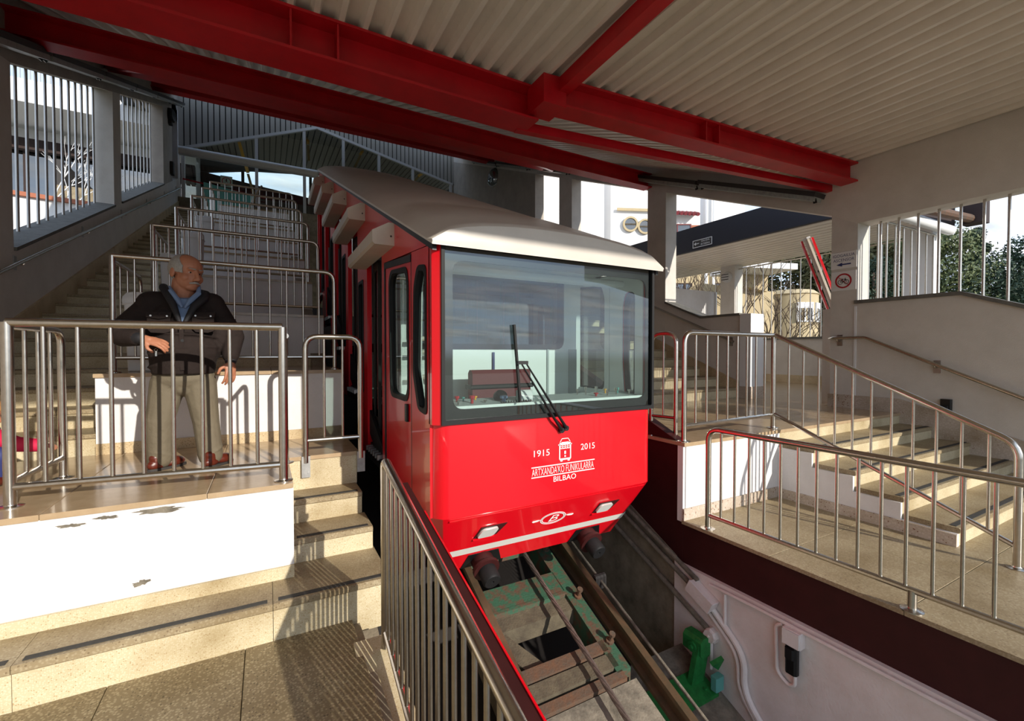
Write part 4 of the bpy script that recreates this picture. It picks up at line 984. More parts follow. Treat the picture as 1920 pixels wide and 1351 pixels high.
def hand(b, wrist, d, palm_n, size=.19, curl=.5, thumb_side=1):
    """palm, four unequal bent fingers and a thumb from the side of the palm; d: direction of the hand, palm_n: palm normal"""
    d = Vector(d).normalized(); n = Vector(palm_n); n = (n - d * n.dot(d)).normalized(); s = d.cross(n) * thumb_side; w = Vector(wrist)
    k = size / .19
    R = Matrix((s, d, n)).transposed()
    b.ell(w + d * .05 * k, (.040 * k, .058 * k, .018 * k), R); b.cap(w - d * .02, w + d * .03 * k, .027 * k, .026 * k)
    for i, (off, L) in enumerate(((.030, .072), (.010, .080), (-.010, .075), (-.029, .058))):
        p = w + d * .088 * k + s * off * k; dd = (d + s * off * 2.2).normalized(); q = p
        b.cap(w + d * .05 * k + s * off * .9 * k, p, .011 * k, .0100 * k)
        for j, fr in enumerate((.42, .32, .26)):
            a = curl * (j + .6); dj = (dd * math.cos(a) + n * math.sin(a)).normalized(); q2 = q + dj * L * fr * k
            b.cap(q, q2, (.0100 - .001 * j) * k, (.0092 - .001 * j) * k); q = q2
    p = w + d * .025 * k + s * .030 * k; dj = (d * .62 + s * .70 + n * .35).normalized(); q = p + dj * .045 * k
    b.cap(p, q, .0135 * k, .0110 * k); dj2 = (d * .9 + s * .15 + n * .45).normalized(); b.cap(q, q + dj2 * .034 * k, .0108 * k, .0088 * k)

def head(b, c, f, upv, k=1.0, fat=1.0):
    """head with brow, nose, lips, chin, cheeks and ears; returns local->world map"""
    f = Vector(f).normalized(); u = Vector(upv); u = (u - f * u.dot(f)).normalized(); r = f.cross(u)
    R = Matrix((r, f, u)).transposed(); c = Vector(c)
    L = lambda x, y, z: c + (r * x + f * y + u * z) * k
    sc = lambda *a: tuple(q * k for q in a)
    b.ell(L(0, -.012, .035), sc(.078 * fat, .098, .090), R, 20, 14)
    b.ell(L(0, .018, -.035), sc(.066 * fat, .074, .085), R, 20, 14)
    b.ell(L(0, .052, -.088), sc(.036 * fat, .034, .026), R)
    for s in (-1, 1):
        b.ell(L(s * .040 * fat, .050, -.028), sc(.028, .030, .030), R)
        b.ell(L(s * .031, .074, .030), sc(.026, .014, .009), R)
        b.ell(L(s * .079 * fat, -.012, -.008), sc(.011, .022, .034), Matrix((r, f, u)).transposed())
        b.ell(L(s * .014, .098, -.036), sc(.010, .012, .009), R)
    b.cap(L(0, .083, .022), L(0, .108, -.028), .011 * k, .0155 * k)
    b.ell(L(0, .084, -.066), sc(.026, .012, .0065), R); b.ell(L(0, .081, -.078), sc(.022, .012, .007), R)
    return L, R

# the man
man = thing('person', 'grey-haired man with moustache, dark jacket and khaki trousers behind the left front railing', 'person', (-.59, 4.47, ZL))
HC = V(-.555, 4.435, .632); hf = V(.66, -.72, -.16)
b = MB(); HL, HR = head(b, HC, hf, (0.05, 0, 1), 1.18, 1.13)
b.cap((-.60, 4.50, .40), HC + V(-.02, .02, -.07), .088, .084)
b.ell((-.60, 4.51, .30), (.20, .12, .16)); b.ell((-.59, 4.50, .03), (.18, .14, .30)); b.ell((-.59, 4.48, -.22), (.16, .12, .14))
RS, RE, RW = V(-.83, 4.52, .33), V(-.985, 4.50, .135), V(-.825, 4.30, .105)
LS, LE, LW = V(-.355, 4.50, .34), V(-.245, 4.48, .13), V(-.262, 4.40, -.055)
limb(b, [(-.70, 4.51, .36), RS, RE, RW], [.07, .06, .045, .030]); limb(b, [(-.48, 4.51, .36), LS, LE, LW], [.07, .06, .045, .030])
hand(b, RW + V(.02, -.012, -.004), (.92, -.25, -.30), (.1, .6, -.78), .215, .45, -1)
hand(b, LW + V(.0, -.012, -.025), (-.02, -.16, -1), (-.6, .8, .0), .225, .35, -1)
limb(b, [(-.70, 4.47, -.24), (-.755, 4.45, -.56), (-.755, 4.47, -.86)], [.09, .06, .045]); limb(b, [(-.49, 4.46, -.24), (-.445, 4.42, -.57), (-.415, 4.40, -.86)], [.09, .06, .045])
fuse('body', b, .0052, ['skin'], man, 3)
# hair: ring round the back and sides, thin grey
hb = MB()
hb.ell(HL(0, -.020, .028), (.113, .131, .121), HR, 24, 16)
hair = fuse('hair', hb, .0045, ['hair_grey'], man, 2)
bm_ = bmesh.new(); bm_.from_mesh(hair.data); inv = HR.transposed(); o_ = ROOT[hair.name]
dl = []
for f_ in bm_.faces:
    q = inv @ (f_.calc_center_median() + o_ - HC) / 1.18
    if q.y > .050 - .9 * max(0, q.z - .045) or q.z < -.05 or (q.z < -.002 and q.y > -.022): dl.append(f_)
bmesh.ops.delete(bm_, geom=dl, context='FACES'); bm_.to_mesh(hair.data); bm_.free()
so = hair.modifiers.new('thick', 'SOLIDIFY'); so.thickness = .006
ms = MB(); ms.cap(HL(-.004, .100, -.054), HL(-.034, .086, -.062), .0095, .006); ms.cap(HL(.004, .100, -.054), HL(.034, .086, -.062), .0095, .006)
fuse('moustache', ms, .004, ['hair_grey'], man, 1)
for s in (-1, 1):
    MB().cap(HL(s * .014, .092, .034), HL(s * .046, .077, .036), .0050, .0038).build('eyebrow', 'hair_grey', man)
    e_ = MB().ell(HL(s * .031, .0655, .010), (.0135, .0135, .0042), HR); e_.build('eye', 'bin_white', man)
    MB().ell(HL(s * .031 + .002, .0765, .009), (.0062, .005, .0060), HR).build('iris', 'black', man)
# jacket
j = MB()
j.ell((-.60, 4.50, .22), (.25, .165, .24)); j.ell((-.58, 4.465, .02), (.245, .20, .21)); j.ell((-.80, 4.51, .355), (.10, .10, .09)); j.ell((-.40, 4.50, .36), (.10, .10, .09))
j.cap((-.80, 4.51, .385), (-.40, 4.50, .395), .10, .10); j.ell((-.60, 4.52, .43), (.17, .11, .10)); j.ell((-.345, 4.485, .14), (.075, .09, .17)); j.ell((-.83, 4.50, .22), (.07, .09, .12)); j.lathe([(.21, 0), (.225, .10), (.23, .2)], (-.59, 4.48, -.175), (0, 0, 1), 24)
limb(j, [RS + V(.02, 0, .02), RE + V(0, .01, .03), RE + V(.02, -.03, -.015), RW + V(-.035, .03, 0)], [.098, .088, .080, .060]); limb(j, [LS + V(-.02, 0, .01), LE, LW + V(0, .01, .03)], [.095, .082, .064])
for k_, (p, q) in enumerate(((RS, RE), (LS, LE))):
    for t_ in (.3, .55, .8): c_ = lerp(p, q, t_); j.ell(c_ + V(random.uniform(-.01, .01), -.01, 0), (.093 - .006 * t_, .093, .018), Euler((random.uniform(-.4, .4), random.uniform(-.5, .5), 0)).to_matrix())
for z_ in (-.10, -.03, .05, .12): j.ell((-.58 + random.uniform(-.03, .03), 4.46, z_), (.235, .195, .022), Euler((random.uniform(-.15, .15), random.uniform(-.15, .15), 0)).to_matrix())
jk = fuse('jacket', j, .010, ['jacket'], man, 3)
MB().tube([(-.70, 4.57, .48), (-.715, 4.48, .515), (-.685, 4.395, .475), (-.64, 4.325, .385), (-.60, 4.295, .27), (-.578, 4.285, .20)], [.020, .032, .032, .027, .019, .008], 16).build('collar', 'jacket_dark', jk)
MB().tube([(-.70, 4.57, .48), (-.60, 4.60, .50), (-.48, 4.55, .49), (-.435, 4.46, .475), (-.44, 4.385, .43), (-.50, 4.325, .36), (-.552, 4.29, .24), (-.566, 4.285, .19)], [.02, .032, .034, .032, .032, .027, .016, .006], 16).build('collar', 'jacket_dark', jk)
for x, z in ((-.72, .17), (-.44, .18)):
    z += .05; y_ = 4.318 if x < -.6 else 4.322
    MB().prism([(x - .075, y_ + .012 if x < -.6 else y_, z + .07), (x + .07, y_ if x < -.6 else y_ + .012, z + .075), (x + .07, y_ - .012, z - .06), (x + .03, y_ - .02, z - .075), (x - .05, y_ - .012, z - .07), (x - .075, y_ - .005, z - .04)], (0, .05, 0)).build('pocket', 'jacket', jk)
    MB().prism([(x - .082, y_ + .006, z + .085), (x + .078, y_ + .000, z + .09), (x + .074, y_ - .012, z + .05), (x, y_ - .018, z + .035), (x - .078, y_ - .008, z + .048)], (0, .05, 0)).build('pocket_flap', 'jacket', jk)
    for s in (-.05, .05): MB().lathe([(.007, 0), (.007, .004)], (x + s, y_ - .012, z + .058), (0, -1, 0), 8).build('button', 'steel_dull', jk)
MB().prism([(-.595, 4.285, .20), (-.565, 4.285, .20), (-.555, 4.255, -.14), (-.585, 4.255, -.14)], (0, .06, 0)).build('placket', 'jacket', jk)
for z in (.19, .09, -.01): MB().lathe([(.011, 0), (.011, .006)], (-.572, 4.29 - (.2 - z) * .11, z), (0, -1, 0), 10).build('button', 'black', jk)
for W_ in ((LW + V(0, .008, .03), LW + V(0, -.002, -.015)), (RW + V(-.035, .02, 0), RW + V(-.005, -.005, 0))):
    MB().cap(W_[0], W_[1], .050, .044).build('cuff', 'jacket_dark', jk)
MB().tube([(-.675, 4.45, .515), (-.655, 4.375, .475), (-.61, 4.335, .41), (-.575, 4.315, .35)], [.014, .022, .022, .006], 8).build('shirt_collar', 'shirt', man)
MB().tube([(-.48, 4.44, .53), (-.475, 4.375, .47), (-.53, 4.335, .40), (-.56, 4.315, .345)], [.014, .020, .020, .006], 8).build('shirt_collar', 'shirt', man)
MB().prism([(-.63, 4.36, .42), (-.51, 4.36, .42), (-.568, 4.292, .20)], (.005, .06, .02)).build('shirt_front', 'shirt', man)
tr = MB(); tr.ell((-.59, 4.475, -.20), (.215, .165, .13)); tr.ell((-.59, 4.46, -.28), (.10, .12, .075))
limb(tr, [(-.695, 4.475, -.25), (-.75, 4.455, -.56), (-.752, 4.475, -.84)], [.122, .094, .088]); limb(tr, [(-.485, 4.465, -.25), (-.440, 4.425, -.57), (-.410, 4.40, -.84)], [.122, .094, .088])
for z_, x_, y_ in ((-.42, -.73, 4.46), (-.52, -.75, 4.455), (-.62, -.75, 4.46), (-.80, -.752, 4.472), (-.47, -.455, 4.435), (-.60, -.437, 4.42), (-.80, -.412, 4.40), (-.35, -.71, 4.465), (-.34, -.47, 4.455)):
    tr.ell((x_, y_, z_), (.098, .10, .014), Euler((random.uniform(-.4, .4), random.uniform(-.5, .5), 0)).to_matrix())
fuse('trousers', tr, .010, ['trousers'], man, 3)
for c, a in (((-.745, 4.45, ZL), .95), ((-.385, 4.37, ZL), 1.15)):
    R = Matrix.Rotation(a - PI / 2 - .25, 3, 'Z'); P = lambda x, y, z: V(*c) + R @ V(x, y, z)
    s_ = MB(); s_.ell(P(0, .10, .045), (.050, .085, .042), R); s_.ell(P(0, -.03, .045), (.042, .07, .042), R); s_.cap(P(0, -.03, .06), P(0, -.04, .10), .040, .042)
    fuse('shoe', s_, .007, ['shoe'], man, 2)
    MB().prism([P(x, y, 0.002) for x, y in [(.047 * math.cos(t), .05 + .145 * math.sin(t)) for t in [2 * PI * q / 20 for q in range(20)]]], (0, 0, .018)).build('sole', 'dark', man)
ky = thing('key', 'small bright key ring hanging from the man\'s hand', 'key', (-.735, 4.275, -.02))
MB().tube([(-.735 + .010 * math.cos(t), 4.275, .018 + .010 * math.sin(t)) for t in [2 * PI * q / 12 for q in range(12)]], .0018, 5, closed=True).build('ring', 'steel', ky)
MB().box(-.741, -.729, 4.273, 4.277, -.03, .008).build('blade', 'steel', ky)

# the child crouching at the foot of the stair, reaching out
kid = thing('person', 'fair-haired small child in a bright pink coat reaching towards the side railing', 'person', (-1.72, 4.55, ZL))
b = MB(); KC = V(-1.715, 4.50, -.435); KL, KR = head(b, KC, (.85, -.45, -.25), (.1, 0, 1), .86, 1.12)
b.cap((-1.74, 4.55, -.60), KC + V(-.01, .01, -.04), .042, .042); b.ell((-1.75, 4.57, -.70), (.10, .09, .14))
limb(b, [(-1.68, 4.51, -.60), (-1.56, 4.47, -.655), (-1.44, 4.43, -.665)], [.045, .035, .025]); limb(b, [(-1.85, 4.58, -.60), (-1.88, 4.50, -.72), (-1.80, 4.42, -.76)], [.045, .035, .025])
hand(b, (-1.435, 4.43, -.665), (.95, -.1, -.12), (0, .3, -.9), .125, .3, -1); hand(b, (-1.79, 4.41, -.765), (.5, -.6, -.3), (0, .3, -.9), .125, .4, 1)
limb(b, [(-1.70, 4.53, -.78), (-1.64, 4.42, -.72), (-1.66, 4.47, -.89)], [.06, .05, .04]); limb(b, [(-1.82, 4.56, -.78), (-1.82, 4.43, -.72), (-1.81, 4.48, -.89)], [.06, .05, .04])
fuse('body', b, .0055, ['skin'], kid, 3)
h = MB(); h.ell(KL(0, -.022, .032), (.088, .096, .092), KR, 22, 14)
hk = fuse('hair', h, .005, ['hair_fair'], kid, 2)
bm_ = bmesh.new(); bm_.from_mesh(hk.data); inv = KR.transposed(); o_ = ROOT[hk.name]
bmesh.ops.delete(bm_, geom=[f_ for f_ in bm_.faces if (lambda q: q.y > .055 and q.z < .05 or q.z < -.06)(inv @ (f_.calc_center_median() + o_ - KC) / .86)], context='FACES'); bm_.to_mesh(hk.data); bm_.free()
so = hk.modifiers.new('thick', 'SOLIDIFY'); so.thickness = .006
for s in (-1, 1): MB().ell(KL(s * .031, .073, .008), (.008, .006, .008), KR).build('eye', 'black', kid)
c = MB(); c.ell((-1.75, 4.56, -.70), (.135, .12, .16)); limb(c, [(-1.69, 4.52, -.60), (-1.57, 4.475, -.652), (-1.445, 4.432, -.664)], [.062, .055, .047]); limb(c, [(-1.85, 4.57, -.60), (-1.88, 4.50, -.71), (-1.81, 4.43, -.755)], [.062, .055, .045])
fuse('coat', c, .009, ['pink_cloth'], kid, 3)
MB().tube([(-1.75 + .06 * math.cos(t), 4.54 + .055 * math.sin(t), -.555 + .01 * math.cos(t)) for t in [2 * PI * q / 16 for q in range(16)]], .022, 8, closed=True).build('collar', 'navy_print', kid)
c = MB(); limb(c, [(-1.70, 4.54, -.79), (-1.64, 4.43, -.72), (-1.66, 4.47, -.87)], [.078, .066, .056]); limb(c, [(-1.82, 4.56, -.79), (-1.82, 4.44, -.72), (-1.81, 4.48, -.87)], [.078, .066, .056])
fuse('trousers', c, .009, ['navy_print'], kid, 3)
for x in (-1.66, -1.81): s_ = MB(); s_.ell((x + .02, 4.44, ZL + .035), (.038, .07, .034)); fuse('shoe', s_, .007, ['shoe'], kid, 1)

# ------------------------------------------------------------------ lidded white bins on the left landings
def bin_(k):
    z = ZL + .735 * k; y = 4.12 + 1.8 * k; x = -1.10
    t = thing('litter_bin', f'white litter bin with a plastic liner folded over its rim on the {lw[k]} left landing', 'bin', (x, y, z), 'white litter bins')
    m = MB(); w0, w1, h_ = .125, .145, .70
    m.hexa([(x - w0, y - w0, z), (x + w0, y - w0, z), (x + w0, y + w0, z), (x - w0, y + w0, z), (x - w1, y - w1, z + h_), (x + w1, y - w1, z + h_), (x + w1, y + w1, z + h_), (x - w1, y + w1, z + h_)])
    m.build('body', 'bin_white', t, bev=.015)
    q = MB(); n = 24; vs = []
    for j, (s, hh) in enumerate(((1.02, .66), (1.08, .70), (1.05, .76), (.9, .79), (.6, .80), (.1, .78))):
        for i in range(n):
            a = 2 * PI * i / n; c_ = max(abs(math.cos(a)), abs(math.sin(a))); rr = w1 * s / c_ * (.9 + .1 * c_) * (1 + .03 * math.sin(5 * a + j))
            vs.append((x + rr * math.cos(a), y + rr * math.sin(a), z + hh + .012 * math.sin(3 * a + j * 2 + k)))
    q.add(vs, [(j * n + i, j * n + (i + 1) % n, (j + 1) * n + (i + 1) % n, (j + 1) * n + i) for j in range(5) for i in range(n)] + [tuple(5 * n + i for i in range(n))])
    q.build('liner', 'bin_white', t)
    MB().tube([(x + 1.06 * w1 * (1 if math.cos(a) > 0 else -1) * min(1, abs(math.cos(a)) * 1.6), y + 1.06 * w1 * (1 if math.sin(a) > 0 else -1) * min(1, abs(math.sin(a)) * 1.6), z + .68 + .01 * math.sin(3 * a)) for a in [2 * PI * i / 24 for i in range(24)]], .006, 6, closed=True).build('liner_hem', 'bin_white', t)
for k in range(1, 5): bin_(k)

# ------------------------------------------------------------------ glazed gable and concourse at the top
gb = thing('glazed_gable', 'grey framed glazed gable closing the top of the hall', 'glazed screen', (2, YE, 5.2))
gz = roof(YE) - 4.1
gx = [-2.62, -.28, 1.42, 2.93, 4.41, 5.92, 7.75]
def gtop(x): return 7.42 + (x + 2.7) * (9.25 - 7.42) / 4.6 if x < 1.9 else 9.25 - (x - 1.9) * (9.25 - 8.0) / 5.85
for x in gx: MB().box(x - .055, x + .055, YE - .05, YE + .05, gz, gtop(x)).build('mullion', 'frame_grey', gb)
MB().bar((-2.7, YE, gtop(-2.7)), (1.9, YE, 9.25), .12, .10).build('top_rail', 'frame_grey', gb)
MB().bar((1.9, YE, 9.25), (7.85, YE, gtop(7.85)), .12, .10).build('top_rail', 'frame_grey', gb)
MB().box(-2.7, 7.85, YE - .06, YE + .06, gz, gz + .08).build('bottom_rail', 'frame_grey', gb)
for i in range(6):
    xa, xb = gx[i], gx[i + 1]
    pts = [(xa, gz + .08), (xb, gz + .08), (xb, gtop(xb)), (xa, gtop(xa))] if not (xa < 1.9 < xb) else [(xa, gz + .08), (xb, gz + .08), (xb, gtop(xb)), (1.9, 9.25), (xa, gtop(xa))]
    MB().prism([(x, YE - .004, z) for x, z in pts], (0, .008, 0)).build('pane', 'pane', gb)
# slatted infill above the gable and slatted ceiling of the concourse
inf = sroot('wall_gable_infill', (2, YE, 8))
x = -2.75; k = 0
while x < 7.9:
    MB().hexa([(x, YE - .03, gtop(x) + .05), (x + .15, YE - .03, gtop(x + .15) + .05), (x + .15, YE + .03, gtop(x + .15) + .05), (x, YE + .03, gtop(x) + .05), (x, YE - .03, roof(YE)), (x + .15, YE - .03, roof(YE)), (x + .15, YE + .03, roof(YE)), (x, YE + .03, roof(YE))]).build('slat', 'slat_pale', inf, smooth=False); x += .185
MB().prism([(-2.8, YE + .035, gtop(-2.8) + .06), (1.9, YE + .035, 9.32), (7.95, YE + .035, gtop(7.95) + .06), (7.95, YE + .035, roof(YE)), (-2.8, YE + .035, roof(YE))], (0, .03, 0)).build('backing', 'black', inf)
cc_ = sroot('ceiling_concourse', (2, 24, 10))
x = -4.5
while x < 10:
    MB().hexa([(x, YE + .1, 9.7), (x + .2, YE + .1, 9.7), (x + .2, 27.9, 10.15), (x, 27.9, 10.15), (x, YE + .1, 9.76), (x + .2, YE + .1, 9.76), (x + .2, 27.9, 10.21), (x, 27.9, 10.21)]).build('slat', 'slat', cc_, smooth=False); x += .25
MB().hexa([(-5, YE + .1, 9.8), (11, YE + .1, 9.8), (11, 27.9, 10.25), (-5, 27.9, 10.25), (-5, YE + .1, 9.9), (11, YE + .1, 9.9), (11, 27.9, 10.35), (-5, 27.9, 10.35)]).build('backing', 'black', cc_)
bw = sroot('wall_concourse', (2, 28, 5))
MB().prism([(-6, 28, gz), (12, 28, gz), (12, 28, 8.65), (3.0, 28, 8.65), (-.5, 28, 9.0), (-2.6, 28, 9.25), (-6, 28, 9.25)], (0, .2, 0)).build('lower_wall', 'brown_dark', bw)
MB().prism([(-6, 28, 9.25), (-2.6, 28, 9.3), (-.6, 28, 9.75), (3.2, 28, 10.2), (12, 28, 10.2), (12, 28, 11), (-6, 28, 11)], (0, .2, 0)).build('upper_wall', 'brown_dark', bw)
MB().box(3.6, 12, 27.98, 28.2, 8.6, 10.3).build('side_wall', 'brown_dark', bw)
for x in (-1.1, 2.2): MB().box(x, x + .14, 27.9, 28.1, 8.6, 10.2).build('post', 'dark', bw)
MB().box(-.2, 3.0, 24.0, 24.2, gz, gz + .9).build('parapet', 'ochre', bw)
for x in (-6, 12): MB().box(x - .1, x + .1, YE, 33, gz, gz + .9).build('end_wall', 'dark', bw)
for i, (x, y, z0, z1) in enumerate(((-1.0, 23, 9.25, 6.4), (1.75, 23, 10.3, 8.9), (4.4, 23, 10.2, 9.0), (7.3, 23, 9.4, 8.8))):
    t = thing('hanging_pole', f'yellow hanging pole behind the gable glass, {("first", "second", "third", "fourth")[i]} from the left wall', 'pole', (x, y, z1), 'yellow poles behind the glass')
    MB().bar((x, y, z0), (x + (.35 if i == 0 else .02 if i == 1 else -.3), y, (z0 + z1) / 2 + .05), .12, .05, (0, 1, 0)).build('upper_half', 'yellow', t)
    MB().bar((x + (.35 if i == 0 else .02 if i == 1 else -.3), y, (z0 + z1) / 2), (x + (.7 if i == 0 else .05 if i == 1 else -.55), y, z1), .10, .04, (0, 1, 0)).build('lower_half', 'ochre', t)
t = thing('roller_barrier', 'long pale rolled shutter tube spanning in front of the gable glass', 'shutter', (-.2, 19.9, 7.1))
MB().tube([(-2.7, 19.9, 7.24), (1.85, 19.9, 7.24)], .13, 14).build('roll', 'white', t)
MB().box(-2.7, 1.9, 19.85, 20.0, 7.08, 7.13).build('bottom_bar', 'frame_grey', t)
MB().lathe([(.14, 0), (.14, .06)], (1.85, 19.9, 7.24), (1, 0, 0), 14).build('end_cap', 'frame_grey', t)
t = thing('sign', 'pale green no pedestrians sign behind the glass at the top of the landings', 'sign', (-1.27, 20.1, 6.2))
MB().cbox(-1.46, -1.08, 20.08, 20.10, 6.22, 6.62, .006).build('board', 'sign_mint', t)
sy = 20.074
b = MB(); n = 28; a_ = [(-1.27 + .15 * math.cos(2 * PI * i / n), sy, 6.42 + .15 * math.sin(2 * PI * i / n)) for i in range(n)]; b_ = [(-1.27 + .125 * math.cos(2 * PI * i / n), sy, 6.42 + .125 * math.sin(2 * PI * i / n)) for i in range(n)]
b.add(a_ + b_, [(i, (i + 1) % n, n + (i + 1) % n, n + i) for i in range(n)]); b.bar((-1.36, sy, 6.52), (-1.18, sy, 6.32), .004, .024, (0, 1, 0)); b.build('prohibition_ring', 'red_print', t, smooth=False)
b = MB(); b.lathe([(.022, 0), (.022, .003)], (-1.27, sy + .003, 6.50), (0, -1, 0), 10); b.box(-1.285, -1.255, sy, sy + .003, 6.40, 6.475)
b.bar((-1.28, sy, 6.41), (-1.31, sy, 6.33), .003, .018, (0, 1, 0)); b.bar((-1.26, sy, 6.41), (-1.235, sy, 6.33), .003, .018, (0, 1, 0)); b.bar((-1.28, sy, 6.46), (-1.32, sy, 6.41), .003, .014, (0, 1, 0)); b.bar((-1.26, sy, 6.46), (-1.22, sy, 6.42), .003, .014, (0, 1, 0)); b.build('walking_figure', 'black', t, smooth=False)
tag(MB().bar((-2.6, 20.0, 6.25), (.0, 20.0, 5.98), .02, .05).build('barrier_tape', 'red_print'), 'red tape stretched across the upper landing under the sign', 'tape')
t = thing('panel', 'pale teal panel leaning behind the topmost landing railing', 'panel', (-1.1, 19.2, 5.4))
MB().hexa([(-1.9, 19.2, 5.0), (-.5, 19.2, 4.9), (-.5, 19.25, 4.9), (-1.9, 19.25, 5.0), (-1.9, 19.2, 6.0), (-.35, 19.2, 5.75), (-.35, 19.25, 5.75), (-1.9, 19.25, 6.0)]).build('sheet', 'teal', t)
MB().bar((-.75, 19.1, 4.8), (-.1, 19.1, 6.15), .06, .05, (0, 1, 0)).build('prop', 'steel', t)
# round convex mirror and horn loudspeaker on the end walls
t = thing('mirror', 'small round convex mirror on the dark right wall beyond the car roof', 'mirror', (XR - .1, 15.8, 7.0))
MB().lathe([(.34, 0), (.34, .05), (.31, .09), (.2, .14), (.05, .16)], (XR, 15.9, 6.85), (-1, -.3, 0), 22).build('disc', 'house_glass', t)
MB().lathe([(.36, 0), (.36, .05), (.33, .06)], (XR, 15.9, 6.85), (-1, -.3, 0), 22).build('rim', 'steel_dull', t)
t = thing('loudspeaker', 'small dark round loudspeaker high on the left wall beside the arch', 'loudspeaker', (XL, 18.3, 7.6))
MB().lathe([(.22, 0), (.22, .12), (.17, .16), (.05, .12)], (XL, 18.4, 7.75), (1, -.2, 0), 18).build('cone', 'rubber', t); MB().box(XL, XL + .1, 18.3, 18.5, 7.45, 7.58).build('bracket', 'dark', t)
tag(MB().cbox(XL, XL + .1, 18.5, 18.75, si(18.6) + .25, si(18.6) + .65, .02).build('switch_box', 'dark'), 'small dark switch box on the left wall pillar below the loudspeaker', 'switch box')
# ------------------------------------------------------------------ signs on the right column, awning arm
t = thing('sign', 'white lift sign with a blue arrow on the right column', 'sign', (XR, 3.66, 1.3))
MB().cbox(XR - .012, XR, 3.505, 3.86, 1.30, 1.56, .004).build('board', 'white', t)
EYm = V(0, -1, 0)
lettering('IGOGAILUA', t, 'navy_print', (XR - .014, 3.68, 1.505), EYm, EZ, .30, .045)
lettering('ASCENSOR', t, 'navy_print', (XR - .014, 3.68, 1.435), EYm, EZ, .29, .045)
MB().prism([(XR - .014, y, z) for y, z in ((3.78, 1.365), (3.70, 1.395), (3.70, 1.375), (3.58, 1.375), (3.58, 1.355), (3.70, 1.355), (3.70, 1.335))], (.003, 0, 0)).build('arrow', 'navy_print', t)
t = thing('sign', 'white no bicycles sign with a red ring below the lift sign', 'sign', (XR, 3.66, .95))
MB().cbox(XR - .012, XR, 3.51, 3.85, .96, 1.26, .004).build('board', 'white', t)
cy_, cz_ = 3.68, 1.11; n = 28; b = MB(); X_ = XR - .015
b.add([(X_, cy_ - .115 * math.cos(2 * PI * i / n), cz_ + .115 * math.sin(2 * PI * i / n)) for i in range(n)] + [(X_, cy_ - .092 * math.cos(2 * PI * i / n), cz_ + .092 * math.sin(2 * PI * i / n)) for i in range(n)], [(i, (i + 1) % n, n + (i + 1) % n, n + i) for i in range(n)])
b.bar((X_, cy_ + .075, cz_ + .07), (X_, cy_ - .075, cz_ - .07), .003, .022, (1, 0, 0)); b.build('prohibition_ring', 'red_print', t, smooth=False)
b = MB()
for dy in (.042, -.042): b.tube([(X_ + .001, cy_ + dy + .032 * math.cos(2 * PI * i / 16), cz_ - .018 + .032 * math.sin(2 * PI * i / 16)) for i in range(16)], .004, 5, closed=True)
for p, q in (((.042, -.018), (.015, .025)), ((.015, .025), (-.03, .025)), ((-.03, .025), (-.042, -.018)), ((.015, .025), (-.002, -.018)), ((-.002, -.018), (-.03, .025)), ((.042, -.018), (-.002, -.018)), ((-.03, .025), (-.025, .045)), ((.015, .025), (.02, .04))):
    b.tube([(X_ + .001, cy_ + p[0], cz_ + p[1]), (X_ + .001, cy_ + q[0], cz_ + q[1])], .004, 5)
b.build('bicycle_figure', 'black', t)
t = thing('lift_barrier', 'raised red and white barrier arm leaning behind the column in the doorway', 'barrier', (8.6, 4.3, .3))
a, c = V(8.35, 4.48, 1.98), V(8.75, 4.12, .45)
MB().bar(a, c, .035, .15, (1, 1, 0)).build('arm', 'cream_box', t)
sd_ = (c - a).normalized().cross(V(-.75, -.66, 0)).normalized()
for s in (-1, 1): MB().bar(a + sd_ * .085 * s, c + sd_ * .085 * s, .05, .03, sd_).build('edge_strip', 'car_red', t)
MB().bar(a - (c - a).normalized() * .03, a, .06, .21, (1, 1, 0)).build('end_cap', 'frame_grey', t)
for q in (.35, .8): p = lerp(a, c, q); MB().bar(p + V(-.02, -.02, .05), p + V(-.02, -.02, -.05), .03, .03, (1, 1, 0)).build('hinge', 'black', t)

# ------------------------------------------------------------------ passage outside the doorway, with its canopy
fp_ = sroot('floor_passage', (10, 5.5, ZR))
for i in range(4):
    for j in range(4):
        xa = XR + .003 + 1.27 * i; ya_ = 3.95 + 1.5 * j
        MB().cbox(xa, xa + 1.267, ya_, ya_ + 1.497, ZR - .04, ZR, .003).build('tile', 'tan_tile', fp_)
MB().box(XR, 13.2, 3.8, 10, ZR - .6, ZR - .04).build('screed', 'concrete', fp_)
wp_ = sroot('wall_passage', (13, 6, ZR))
MB().box(13.0, 13.2, 3.9, 12, ZR - 1, .36).build('outer_wall', 'plaster_warm', wp_)
MB().box(12.95, 13.25, 3.9, 12, .36, .42).build('coping', 'coping', wp_)
MB().box(12.97, 13.0, 3.9, 12, ZR, ZR + .22).build('skirting', 'terrazzo_skirt', wp_)
MB().box(XR + .34, 13.2, 9.9, 10.1, ZR, 2.0).build('end_wall', 'plaster', wp_)
MB().box(XR + .34, 13.0, 4.0, 4.15, ZR - 1, .72).build('near_wall', 'plaster', wp_)
for y0, xc in ((9.05, 12.9), (4.1, 12.35)):
    MB().box(xc, xc + .4, y0, y0 + .5, ZR, 2.76).build('column', 'pillar' if y0 > 5 else 'white_wall', wp_)
t = thing('bulkhead_lamp', 'round grey bulkhead lamp on the passage column', 'lamp', (12.9, 9.2, 2.2))
MB().lathe([(.17, 0), (.17, .05), (.14, .10), (.05, .12)], (12.9, 9.3, 2.38), (-1, -.2, 0), 16).build('cover', 'frame_grey', t)
for z in (-.08, 0, .08): MB().bar((12.77, 9.18, 2.38 + z), (12.77, 9.42, 2.38 + z), .02, .02).build('guard_bar', 'dark', t)
